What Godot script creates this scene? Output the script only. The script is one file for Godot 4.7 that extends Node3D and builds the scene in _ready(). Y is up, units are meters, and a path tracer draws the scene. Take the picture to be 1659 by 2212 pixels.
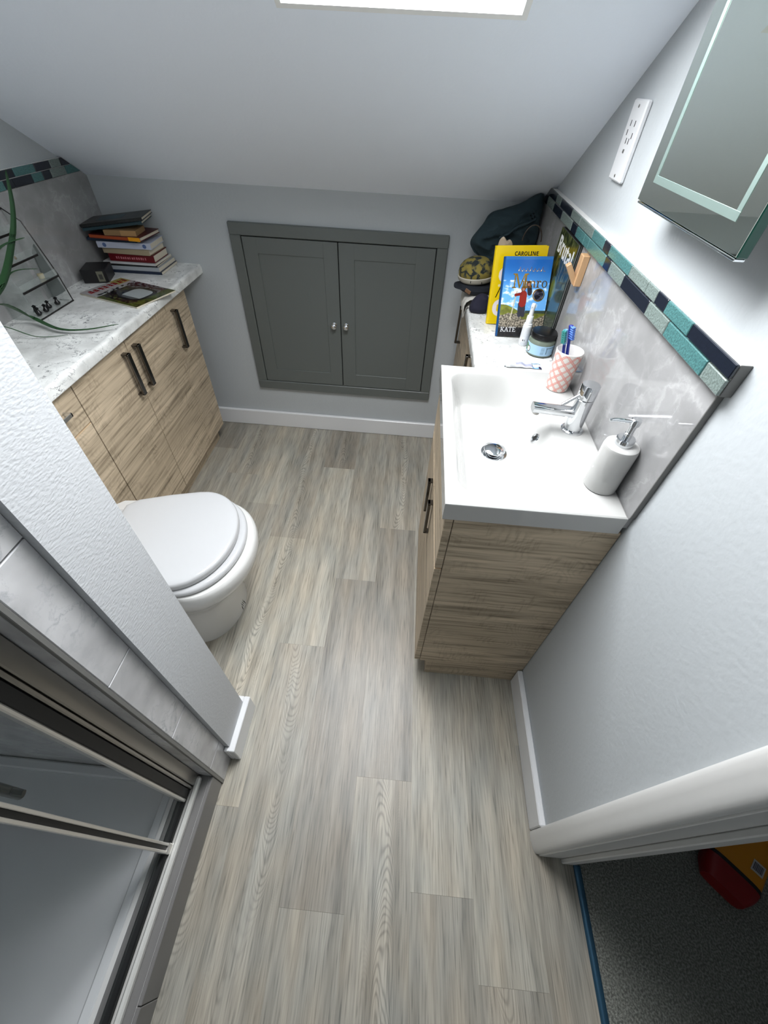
extends Node3D
# A small attic bathroom under a sloping ceiling, seen from above the floor.

const XW := 0.5087      # face of the right wall
const XL := -1.307      # face of the left wall
const YK := 1.1242      # top of the knee wall
const TH := 0.52454     # pitch of the slope
const TAN := 0.5786
const TOPY := 0.86      # basin rim
const WY := 0.832       # worktops

var M := {}
var used := {}
var rng := RandomNumberGenerator.new()

# ---------------------------------------------------------------- geometry
class G:
	var v := PackedVector3Array()
	var n := PackedVector3Array()
	var u := PackedVector2Array()
	var xf := Transform3D()
	func t3(a: Vector3, b: Vector3, c: Vector3, na: Vector3, nb: Vector3, nc: Vector3, ua := Vector2.ZERO, ub := Vector2.ZERO, uc := Vector2.ZERO) -> void:
		if (b - a).cross(c - a).dot(na + nb + nc) > 0.0:
			var s := b; b = c; c = s
			s = nb; nb = nc; nc = s
			var q := ub; ub = uc; uc = q
		v.append(xf * a); v.append(xf * b); v.append(xf * c)
		n.append((xf.basis * na).normalized()); n.append((xf.basis * nb).normalized()); n.append((xf.basis * nc).normalized())
		u.append(ua); u.append(ub); u.append(uc)
	func q4(a: Vector3, b: Vector3, c: Vector3, d: Vector3, nn: Vector3, ua := Vector2(0, 0), ub := Vector2(1, 0), uc := Vector2(1, 1), ud := Vector2(0, 1)) -> void:
		t3(a, b, c, nn, nn, nn, ua, ub, uc)
		t3(a, c, d, nn, nn, nn, ua, uc, ud)
	func box(a: Vector3, b: Vector3, c := 0.0) -> void:
		var lo := Vector3(minf(a.x, b.x), minf(a.y, b.y), minf(a.z, b.z))
		var hi := Vector3(maxf(a.x, b.x), maxf(a.y, b.y), maxf(a.z, b.z))
		var m := (lo + hi) / 2.0
		var h := (hi - lo) / 2.0
		c = minf(c, minf(h.x, minf(h.y, h.z)) * 0.95)
		var p := func(s: Vector3, ax: int) -> Vector3:
			var r := Vector3(s.x * (h.x - c), s.y * (h.y - c), s.z * (h.z - c))
			r[ax] = s[ax] * h[ax]
			return m + r
		for ax in 3:
			var b1 := (ax + 1) % 3
			var b2 := (ax + 2) % 3
			for s in [-1.0, 1.0]:
				var nn := Vector3.ZERO
				nn[ax] = s
				var k := []
				for w in [Vector2(-1, -1), Vector2(1, -1), Vector2(1, 1), Vector2(-1, 1)]:
					var sg := Vector3.ZERO
					sg[ax] = s; sg[b1] = w.x; sg[b2] = w.y
					k.append(p.call(sg, ax))
				q4(k[0], k[1], k[2], k[3], nn)
		if c <= 0.0:
			return
		for ax in 3:
			var b1 := (ax + 1) % 3
			var b2 := (ax + 2) % 3
			for s1 in [-1.0, 1.0]:
				for s2 in [-1.0, 1.0]:
					var lo_s := Vector3.ZERO
					lo_s[ax] = -1.0; lo_s[b1] = s1; lo_s[b2] = s2
					var hi_s := lo_s
					hi_s[ax] = 1.0
					var nn := Vector3.ZERO
					nn[b1] = s1; nn[b2] = s2
					q4(p.call(lo_s, b1), p.call(hi_s, b1), p.call(hi_s, b2), p.call(lo_s, b2), nn.normalized())
		for sx in [-1.0, 1.0]:
			for sy in [-1.0, 1.0]:
				for sz in [-1.0, 1.0]:
					var s := Vector3(sx, sy, sz)
					var nn := s.normalized()
					t3(p.call(s, 0), p.call(s, 1), p.call(s, 2), nn, nn, nn)
	# profile of (radius, height) turned about the y axis; corners sharper than 35 degrees stay sharp
	func lathe(prof: Array, seg := 40, squash := 1.0) -> void:
		var nor := []
		for i in prof.size() - 1:
			var d: Vector2 = prof[i + 1] - prof[i]
			nor.append(Vector2(d.y, -d.x).normalized())
		for i in prof.size() - 1:
			var n0: Vector2 = nor[i]
			var n1: Vector2 = nor[i]
			if i > 0 and nor[i - 1].dot(nor[i]) > 0.8:
				n0 = (nor[i - 1] + nor[i]).normalized()
			if i < nor.size() - 1 and nor[i + 1].dot(nor[i]) > 0.8:
				n1 = (nor[i + 1] + nor[i]).normalized()
			for k in seg:
				var a0 := TAU * k / seg
				var a1 := TAU * (k + 1) / seg
				var p := func(r: Vector2, a: float) -> Vector3: return Vector3(r.x * cos(a), r.y, r.x * sin(a) * squash)
				var w0 := Vector2(1.0 - float(k) / seg, 0.0)
				var w1 := Vector2(1.0 - float(k + 1) / seg, 0.0)
				var va := 1.0 - float(i) / (prof.size() - 1)
				var vb := 1.0 - float(i + 1) / (prof.size() - 1)
				var A: Vector3 = p.call(prof[i], a0)
				var B: Vector3 = p.call(prof[i], a1)
				var C: Vector3 = p.call(prof[i + 1], a1)
				var D: Vector3 = p.call(prof[i + 1], a0)
				var nA: Vector3 = p.call(n0, a0)
				var nB: Vector3 = p.call(n0, a1)
				var nC: Vector3 = p.call(n1, a1)
				var nD: Vector3 = p.call(n1, a0)
				if A.distance_to(B) > 1e-6:
					t3(A, B, C, nA, nB, nC, Vector2(w0.x, va), Vector2(w1.x, va), Vector2(w1.x, vb))
				if C.distance_to(D) > 1e-6:
					t3(A, C, D, nA, nC, nD, Vector2(w0.x, va), Vector2(w1.x, vb), Vector2(w0.x, vb))
	# round or flattened bar swept along points
	func tube(pts: Array, r0: float, r1 := -1.0, seg := 10, flat := 1.0, caps := true) -> void:
		if r1 < 0.0: r1 = r0
		var rings := []
		var ref := Vector3.UP
		if absf((pts[1] - pts[0]).normalized().dot(ref)) > 0.9: ref = Vector3.RIGHT
		for i in pts.size():
			var d: Vector3 = (pts[mini(i + 1, pts.size() - 1)] - pts[maxi(i - 1, 0)]).normalized()
			var s := d.cross(ref).normalized()
			var t := s.cross(d).normalized()
			ref = t
			var r := lerpf(r0, r1, float(i) / (pts.size() - 1))
			var ring := []
			for k in seg:
				var a := TAU * k / seg
				ring.append([pts[i] + s * cos(a) * r + t * sin(a) * r * flat, (s * cos(a) * flat + t * sin(a)).normalized()])
			rings.append(ring)
		for i in pts.size() - 1:
			for k in seg:
				var j := (k + 1) % seg
				var a = rings[i][k]; var b = rings[i][j]; var c = rings[i + 1][j]; var d = rings[i + 1][k]
				t3(a[0], b[0], c[0], a[1], b[1], c[1])
				t3(a[0], c[0], d[0], a[1], c[1], d[1])
		if caps:
			for e in [0, pts.size() - 1]:
				var nn: Vector3 = (pts[0] - pts[1]).normalized() if e == 0 else (pts[e] - pts[e - 1]).normalized()
				for k in seg:
					t3(pts[e], rings[e][k][0], rings[e][(k + 1) % seg][0], nn, nn, nn)
	# smooth sheet of points p[i][j]; out tells the outer side
	func sheet(p: Array, out: Callable, closed := false) -> void:
		var rows := p.size()
		var cols: int = p[0].size()
		var nn := []
		for i in rows:
			var row := []
			for j in cols:
				var a: Vector3 = p[mini(i + 1, rows - 1)][j] - p[maxi(i - 1, 0)][j]
				var jn := (j + 1) % (cols - 1) if closed and j == cols - 1 else mini(j + 1, cols - 1)
				var jp := cols - 2 if closed and j == 0 else maxi(j - 1, 0)
				if closed and j == cols - 1: jn = 1
				var b: Vector3 = p[i][jn] - p[i][jp]
				var c := a.cross(b)
				var o: Vector3 = out.call(p[i][j])
				c = c.normalized() if c.length() > 1e-12 else o.normalized()
				if c.dot(o) < 0.0: c = -c
				row.append(c)
			nn.append(row)
		for i in rows - 1:
			for j in cols - 1:
				var ua := Vector2(float(j) / (cols - 1), float(i) / (rows - 1))
				var uc := Vector2(float(j + 1) / (cols - 1), float(i + 1) / (rows - 1))
				t3(p[i][j], p[i][j + 1], p[i + 1][j + 1], nn[i][j], nn[i][j + 1], nn[i + 1][j + 1], ua, Vector2(uc.x, ua.y), uc)
				t3(p[i][j], p[i + 1][j + 1], p[i + 1][j], nn[i][j], nn[i + 1][j + 1], nn[i + 1][j], ua, uc, Vector2(ua.x, uc.y))
	# flat outline (a, b) extruded along the third axis: axis 0 = x (a=z,b=y), 1 = y (a=x,b=z), 2 = z (a=x,b=y)
	func prism(poly: PackedVector2Array, from: float, to: float, axis: int, smooth := false) -> void:
		var at := func(q: Vector2, d: float) -> Vector3:
			if axis == 0: return Vector3(d, q.y, q.x)
			if axis == 1: return Vector3(q.x, d, q.y)
			return Vector3(q.x, q.y, d)
		var ax := Vector3.ZERO
		ax[axis] = 1.0
		var ids := Geometry2D.triangulate_polygon(poly)
		for i in range(0, ids.size(), 3):
			for e in 2:
				var d := from if e == 0 else to
				var nn := ax * (signf(to - from) if e == 1 else -signf(to - from))
				t3(at.call(poly[ids[i]], d), at.call(poly[ids[i + 1]], d), at.call(poly[ids[i + 2]], d), nn, nn, nn, poly[ids[i]], poly[ids[i + 1]], poly[ids[i + 2]])
		var cw := 1.0 if Geometry2D.is_polygon_clockwise(poly) else -1.0
		var en := []
		for i in poly.size():
			var e: Vector2 = poly[(i + 1) % poly.size()] - poly[i]
			en.append(Vector2(-e.y, e.x).normalized() * cw)
		for i in poly.size():
			var j := (i + 1) % poly.size()
			var n0: Vector2 = en[i]
			var n1: Vector2 = en[i]
			if smooth:
				var pr: Vector2 = en[(i - 1 + poly.size()) % poly.size()]
				if pr.dot(en[i]) > 0.7: n0 = (pr + en[i]).normalized()
				if en[j].dot(en[i]) > 0.7: n1 = (en[j] + en[i]).normalized()
			var A: Vector3 = at.call(n0, 0.0)
			var B: Vector3 = at.call(n1, 0.0)
			t3(at.call(poly[i], from), at.call(poly[j], from), at.call(poly[j], to), A, B, B)
			t3(at.call(poly[i], from), at.call(poly[j], to), at.call(poly[i], to), A, B, A)
	func done() -> ArrayMesh:
		var a := []
		a.resize(Mesh.ARRAY_MAX)
		a[Mesh.ARRAY_VERTEX] = v
		a[Mesh.ARRAY_NORMAL] = n
		a[Mesh.ARRAY_TEX_UV] = u
		var m := ArrayMesh.new()
		m.add_surface_from_arrays(Mesh.PRIMITIVE_TRIANGLES, a)
		return m

func bx(a: Vector3, b: Vector3, c := 0.001) -> G:
	var g := G.new()
	g.box(a, b, c)
	return g

func lth(prof: Array, seg := 40) -> G:
	var g := G.new()
	g.lathe(prof, seg)
	return g

# ---------------------------------------------------------------- naming and tags
func numbered(nm: String) -> String:
	used[nm] = used.get(nm, -1) + 1
	return nm if used[nm] == 0 else "%s_%03d" % [nm, used[nm]]

func thing(nm: String, label: String, cat: String, at := Vector3.ZERO, group := "") -> Node3D:
	var o := Node3D.new()
	o.name = numbered(nm)
	o.position = at
	add_child(o)
	tag(o, label, cat, group)
	return o

func tag(o: Node3D, label: String, cat: String, group := "") -> void:
	o.set_meta("label", label)
	o.set_meta("category", cat)
	if group: o.set_meta("group", group)

func put(nm: String, g, mat: Material, parent: Node3D = null) -> MeshInstance3D:
	var o := MeshInstance3D.new()
	o.name = numbered(nm) if parent == null else nm
	o.mesh = g.done() if g is G else g
	o.material_override = mat
	(parent if parent else self).add_child(o, true)
	return o

func struct(nm: String, g, mat: Material, label := "") -> MeshInstance3D:
	var o := put(nm, g, mat)
	o.set_meta("kind", "structure")
	if label: o.set_meta("label", label)
	return o

func struct_root(nm: String, label := "") -> Node3D:
	var o := Node3D.new()
	o.name = numbered(nm)
	add_child(o)
	o.set_meta("kind", "structure")
	if label: o.set_meta("label", label)
	return o

func lettering(text: String, size: float, bold := false, serif := false, depth := 0.0006) -> TextMesh:
	var t := TextMesh.new()
	var f := SystemFont.new()
	f.font_names = PackedStringArray(["Droid Serif" if serif else "Droid Sans"])
	f.font_weight = 700 if bold else 400
	t.font = f
	t.text = text
	t.font_size = 64
	t.pixel_size = size / 64.0
	t.depth = depth
	t.curve_step = 1.0
	return t

# ---------------------------------------------------------------- materials
func mat(nm: String, c: Color, rough := 0.5, metal := 0.0) -> StandardMaterial3D:
	var m := StandardMaterial3D.new()
	m.resource_name = nm
	m.albedo_color = c
	m.roughness = rough
	m.metallic = metal
	M[nm] = m
	return m

func noise_bytes(w: int, h: int, sx: int, sy: int, freq: float, oct: int, sd: int, warp := 0.0) -> PackedByteArray:
	var f := FastNoiseLite.new()
	f.seed = sd
	f.noise_type = FastNoiseLite.TYPE_SIMPLEX_SMOOTH
	f.frequency = freq
	f.fractal_octaves = oct
	if warp > 0.0:
		f.domain_warp_enabled = true
		f.domain_warp_amplitude = warp
		f.domain_warp_frequency = freq * 1.3
	var im := f.get_seamless_image(maxi(4, w / sx), maxi(4, h / sy), false, false, 0.15)
	im.convert(Image.FORMAT_L8)
	if sx > 1 or sy > 1:
		im.resize(w, h, Image.INTERPOLATE_CUBIC)
	return im.get_data()

func tex(w: int, h: int, d: PackedByteArray) -> ImageTexture:
	return ImageTexture.create_from_image(Image.create_from_data(w, h, false, Image.FORMAT_RGB8, d))

# boards: grain runs along the height of the picture
func plank_tex(sd: int, cath: float) -> ImageTexture:
	var w := 160
	var h := 1280
	var tone := noise_bytes(w, h, 1, 32, 0.02, 3, sd)
	var fine := noise_bytes(w, h, 1, 28, 0.19, 4, sd + 1)
	var wrp := noise_bytes(w, h, 4, 12, 0.032, 2, sd + 2)
	var low := noise_bytes(w, h, 4, 16, 0.03, 2, sd + 3)
	var d := PackedByteArray()
	d.resize(w * h * 3)
	var k := 0
	for y in h:
		var vv := float(y) / h
		var cx := 0.5 + 0.14 * sin(vv * 5.0 + sd) 
		for x in w:
			var i := y * w + x
			var uu := float(x) / w - cx
			var q := absf(uu)
			var amp := cath * clampf(1.15 - q * 2.6, 0.0, 1.0) * clampf(low[i] / 110.0 - 0.30, 0.0, 1.0)
			var ph := vv * 42.0 - uu * uu * 120.0 + (wrp[i] - 128) * 0.02
			var ring := 0.5 + 0.5 * sin(ph * TAU)
			ring = ring * ring * ring
			var g := (tone[i] - 128) * 0.20 + (fine[i] - 128) * 0.17 - amp * (ring - 0.25) * 40.0
			if fine[i] < 70: g -= (70 - fine[i]) * 0.5
			var wm := (wrp[i] - 128) * 0.03
			d[k] = clampi(int(205.0 + g * 1.06 + wm), 0, 255)
			d[k + 1] = clampi(int(200.0 + g), 0, 255)
			d[k + 2] = clampi(int(190.0 + g * 0.94 - wm), 0, 255)
			k += 3
	return tex(w, h, d)

# cupboard laminate: grain runs along the width
func oak_tex() -> ImageTexture:
	var w := 900
	var h := 700
	var tone := noise_bytes(w, h, 26, 1, 0.014, 3, 31)
	var fine := noise_bytes(w, h, 36, 1, 0.085, 3, 32)
	var wrp := noise_bytes(w, h, 5, 2, 0.009, 3, 33)
	var saw := noise_bytes(w, h, 1, 9, 0.12, 2, 34)
	var low := noise_bytes(w, h, 6, 4, 0.03, 2, 35)
	var d := PackedByteArray()
	d.resize(w * h * 3)
	var k := 0
	for y in h:
		var vv := float(y) / h
		for x in w:
			var i := y * w + x
			var ph := vv * 26.0 + (wrp[i] - 128) * 0.055
			var ring := 0.5 + 0.5 * sin(ph * TAU)
			ring = ring * ring
			var am := clampf((low[i] - 95) / 70.0, 0.0, 1.0)
			var g := (tone[i] - 128) * 0.18 + (fine[i] - 128) * 0.20 - ring * am * 14.0
			if fine[i] < 88: g -= (88 - fine[i]) * 0.5
			if low[i] > 150: g -= maxf(0.0, saw[i] - 140) * 0.18
			d[k] = clampi(int(200.0 + g * 1.05), 0, 255)
			d[k + 1] = clampi(int(184.0 + g), 0, 255)
			d[k + 2] = clampi(int(163.0 + g * 0.95), 0, 255)
			k += 3
	return tex(w, h, d)

func marble_tex(sd: int, base: Color, vein: Color, width: float, strength: float, cloud: float, freq: float, warp: float) -> ImageTexture:
	var w := 768
	var a := noise_bytes(w, w, 1, 1, freq, 4, sd, warp)
	var b := noise_bytes(w, w, 1, 1, freq * 2.1, 3, sd + 5, warp * 0.6)
	var c := noise_bytes(w, w, 2, 2, freq * 1.2, 4, sd + 9, 20.0)
	var d := PackedByteArray()
	d.resize(w * w * 3)
	var k := 0
	for i in w * w:
		var m := clampf((c[i] - 105) / 60.0, 0.0, 1.0)
		var v1 := clampf(1.0 - absf(a[i] - 128.0) / width, 0.0, 1.0)
		var v2 := clampf(1.0 - absf(b[i] - 118.0) / (width * 0.7), 0.0, 1.0) * 0.7
		var t := clampf(maxf(v1 * v1 * (0.25 + 0.75 * m), v2 * v2 * m) * strength, 0.0, 1.0)
		var g := 1.0 + (c[i] - 128) / 128.0 * cloud
		d[k] = clampi(int(lerpf(base.r * g, vein.r, t) * 255.0), 0, 255)
		d[k + 1] = clampi(int(lerpf(base.g * g, vein.g, t) * 255.0), 0, 255)
		d[k + 2] = clampi(int(lerpf(base.b * g, vein.b, t) * 255.0), 0, 255)
		k += 3
	return tex(w, w, d)

func speck_tex(sd: int, lo: float, hi: float, spark: int) -> ImageTexture:
	var w := 256
	var a := noise_bytes(w, w, 1, 1, 0.09, 3, sd)
	var r := RandomNumberGenerator.new()
	r.seed = sd
	var d := PackedByteArray()
	d.resize(w * w * 3)
	for i in w * w:
		var g := int(clampf(lerpf(lo, hi, a[i] / 255.0) + r.randf_range(-0.05, 0.05), 0.0, 1.0) * 255.0)
		if spark > 0 and r.randi() % spark == 0: g = 255
		d[i * 3] = g; d[i * 3 + 1] = g; d[i * 3 + 2] = g
	return tex(w, w, d)

func normal_tex(w: int, freq: float, oct: int, strength: float, sd: int, sx := 1, sy := 1) -> ImageTexture:
	var b := noise_bytes(w, w, sx, sy, freq, oct, sd)
	var im := Image.create_from_data(w, w, false, Image.FORMAT_L8, b)
	im.bump_map_to_normal_map(strength)
	return ImageTexture.create_from_image(im)

func tri(m: StandardMaterial3D, s: float, world := false) -> StandardMaterial3D:
	m.uv1_triplanar = true
	m.uv1_world_triplanar = world
	m.uv1_triplanar_sharpness = 8.0
	m.uv1_scale = Vector3(s, s, s)
	return m

func make_materials() -> void:
	var wallpaint := mat("wall_paint", Color(0.70, 0.72, 0.73), 0.6)
	wallpaint.normal_enabled = true
	wallpaint.normal_texture = normal_tex(256, 0.06, 3, 1.4, 71)
	wallpaint.normal_scale = 0.25
	tri(wallpaint, 4.0, true)
	var ceil := mat("ceiling_paint", Color(0.94, 0.965, 1.0), 0.65)
	ceil.normal_enabled = true
	ceil.normal_texture = wallpaint.normal_texture
	ceil.normal_scale = 0.2
	tri(ceil, 4.0, true)
	var plaster := mat("nib_plaster", Color(0.73, 0.74, 0.75), 0.5)
	plaster.normal_enabled = true
	plaster.normal_texture = normal_tex(512, 0.11, 4, 4.0, 72, 2, 1)
	plaster.normal_scale = 0.2
	tri(plaster, 3.4, true)
	mat("white_gloss", Color(0.86, 0.865, 0.87), 0.28)
	mat("white_satin", Color(0.82, 0.82, 0.81), 0.4)
	mat("reveal_white", Color(0.93, 0.93, 0.92), 0.5)
	mat("ceramic", Color(0.69, 0.69, 0.68), 0.07)
	mat("pan_ceramic", Color(0.80, 0.80, 0.79), 0.1)
	mat("seat_plastic", Color(0.735, 0.74, 0.745), 0.14)
	mat("chrome", Color(0.86, 0.87, 0.88), 0.07, 1.0)
	mat("brushed", Color(0.62, 0.61, 0.59), 0.28, 1.0)
	mat("track_chrome", Color(0.90, 0.89, 0.87), 0.38, 0.9)
	mat("rail_silver", Color(0.88, 0.88, 0.86), 0.35, 0.35)
	mat("handle_steel", Color(0.42, 0.41, 0.40), 0.16, 1.0)
	mat("tray_white", Color(0.85, 0.86, 0.865), 0.2)
	mat("dark_gap", Color(0.05, 0.05, 0.05), 0.8)
	mat("black_rubber", Color(0.045, 0.05, 0.055), 0.5)
	mat("black_plastic", Color(0.04, 0.04, 0.045), 0.3)
	mat("door_grey", Color(0.37, 0.39, 0.38), 0.42)
	var oak := mat("oak", Color(0.90, 0.89, 0.86), 0.5)
	oak.albedo_texture = oak_tex()
	tri(oak, 1.35)
	var edge := mat("oak_edge", Color(0.80, 0.70, 0.57), 0.5)
	edge.resource_name = "oak_edge"
	var wt := mat("worktop_marble", Color(1, 1, 1), 0.22)
	wt.albedo_texture = marble_tex(5, Color(0.85, 0.855, 0.845), Color(0.26, 0.27, 0.28), 7.0, 1.0, 0.12, 0.009, 60.0)
	tri(wt, 1.9)
	var sp := mat("splash_marble", Color(1, 1, 1), 0.06)
	sp.albedo_texture = marble_tex(15, Color(0.57, 0.57, 0.57), Color(0.68, 0.68, 0.68), 26.0, 0.8, 0.12, 0.006, 70.0)
	tri(sp, 1.3, true)
	var tl := mat("shower_marble", Color(1, 1, 1), 0.22)
	tl.albedo_texture = marble_tex(25, Color(0.75, 0.75, 0.755), Color(0.57, 0.58, 0.60), 16.0, 0.55, 0.13, 0.007, 60.0)
	tri(tl, 1.7)
	mat("grout", Color(0.86, 0.86, 0.85), 0.8)
	mat("kerb_grey", Color(0.44, 0.435, 0.43), 0.35)
	mat("tile_trim", Color(0.42, 0.42, 0.41), 0.35)
	var glit := speck_tex(41, 0.62, 0.95, 60)
	var gl := {"tile_navy": Color(0.13, 0.155, 0.21), "tile_teal": Color(0.36, 0.56, 0.56), "tile_sage": Color(0.56, 0.62, 0.60)}
	for k in gl:
		var t := mat(k, gl[k], 0.12)
		t.albedo_texture = glit
		tri(t, 9.0)
		t.metallic_specular = 0.6
	for k in 3:
		M["plank_tex_%d" % k] = plank_tex(100 + 17 * k, [1.0, 0.0, 0.75][k])
	var pn := normal_tex(256, 0.05, 3, 2.0, 75, 1, 16)
	for k in 9:
		var p := mat("plank_%d" % k, [Color(0.74, 0.735, 0.715), Color(0.665, 0.655, 0.635), Color(0.80, 0.795, 0.77)][k / 3], 0.42)
		p.albedo_texture = M["plank_tex_%d" % (k % 3)]
		p.normal_enabled = true
		p.normal_texture = pn
		p.normal_scale = 0.15
	mat("joint", Color(0.60, 0.59, 0.56), 0.7)
	var cp := mat("carpet", Color(0.68, 0.69, 0.65), 0.95)
	cp.albedo_texture = speck_tex(51, 0.45, 1.0, 0)
	cp.normal_enabled = true
	cp.normal_texture = normal_tex(512, 0.11, 4, 8.0, 77)
	tri(cp, 7.0, true)
	var gp := mat("pane", Color(0.85, 0.93, 0.91, 0.06), 0.0)
	gp.transparency = BaseMaterial3D.TRANSPARENCY_ALPHA
	var sg := mat("shower_glass", Color(0.45, 0.55, 0.54, 0.025), 0.0)
	sg.metallic_specular = 0.2
	sg.transparency = BaseMaterial3D.TRANSPARENCY_ALPHA
	var ac := mat("clear_acrylic", Color(0.75, 0.80, 0.78, 0.10), 0.02)
	ac.transparency = BaseMaterial3D.TRANSPARENCY_ALPHA
	mat("acrylic_edge", Color(0.11, 0.10, 0.10), 0.15)
	mat("mirror", Color(0.90, 0.93, 0.90), 0.02, 1.0)
	mat("frosted", Color(0.80, 0.90, 0.87), 0.34, 0.92)
	mat("glass_edge", Color(0.10, 0.30, 0.25), 0.1)
	mat("cabinet_body", Color(0.55, 0.56, 0.60), 0.4)
	mat("leaf", Color(0.16, 0.30, 0.17), 0.4)
	M.leaf.backlight_enabled = true
	M.leaf.backlight = Color(0.12, 0.2, 0.08)
	mat("paper", Color(0.80, 0.77, 0.70), 0.8)
	mat("wood_pale", Color(0.72, 0.58, 0.43), 0.5)
	mat("blue_strip", Color(0.22, 0.36, 0.45), 0.3, 0.6)

# ---------------------------------------------------------------- scene
func _ready() -> void:
	rng.seed = 7
	set_view()
	make_materials()
	build_shell()
	build_floor()
	build_shower()
	build_left_units()
	build_right_units()
	build_toilet()
	build_back_doors()
	build_right_wall_things()
	build_left_items()
	build_right_items()
	build_hall()

func set_view() -> void:
	var cam := Camera3D.new()
	cam.name = "camera"
	cam.transform = Transform3D(Basis(Vector3(0.9959342, 0.0376711, -0.0818289), Vector3(-0.0855473, 0.6801298, -0.7280832), Vector3(0.0282266, 0.7321232, 0.6805872)), Vector3(0.0368, 1.4423, 1.9767))
	cam.fov = 102.9115
	cam.near = 0.02
	cam.far = 60.0
	add_child(cam)
	cam.current = true
	var sky := ProceduralSkyMaterial.new()
	sky.sky_top_color = Color(0.95, 0.97, 1.0)
	sky.sky_horizon_color = Color(0.97, 0.98, 1.0)
	sky.ground_bottom_color = Color(0.4, 0.4, 0.4)
	sky.ground_horizon_color = Color(0.8, 0.82, 0.85)
	sky.sun_angle_max = 1.0
	var env := Environment.new()
	env.background_mode = Environment.BG_SKY
	env.sky = Sky.new()
	env.sky.sky_material = sky
	env.background_energy_multiplier = 4.0
	env.tonemap_mode = Environment.TONE_MAPPER_LINEAR
	env.tonemap_exposure = 1.0
	env.sdfgi_enabled = true
	env.ssao_enabled = true
	env.ssil_enabled = true
	var we := WorldEnvironment.new()
	we.name = "world_environment"
	we.environment = env
	add_child(we)
	# daylight in the skylight's opening, the size of its pane
	var day := AreaLight3D.new()
	day.name = "skylight_daylight"
	day.area_size = Vector2(0.46, 0.84)
	day.light_color = Color(0.985, 0.99, 1.0)
	day.light_energy = 3.45
	day.area_normalize_energy = true
	day.area_range = 12.0
	day.area_attenuation = 2.0
	day.shadow_enabled = true
	var b := Basis(Vector3(1, 0, 0), Vector3(0, cos(TH), -sin(TH)), Vector3(0, sin(TH), cos(TH)))
	day.transform = Transform3D(b * Basis(Vector3(1, 0, 0), -PI / 2), Vector3(0, YK, 0) + b * Vector3(-0.04, 0.04, 1.2475))
	add_child(day)

func slope_y(z: float) -> float:
	return YK + TAN * z

func wall_poly(z0: float, z1: float, y0: float, up := 0.05) -> PackedVector2Array:
	var p := PackedVector2Array([Vector2(z0, y0), Vector2(z1, y0)])
	if z1 > 2.15: p.append_array([Vector2(z1, slope_y(2.15) + up), Vector2(2.15, slope_y(2.15) + up)])
	else: p.append(Vector2(z1, slope_y(z1) + up))
	p.append(Vector2(z0, slope_y(z0) + up))
	return p

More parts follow.
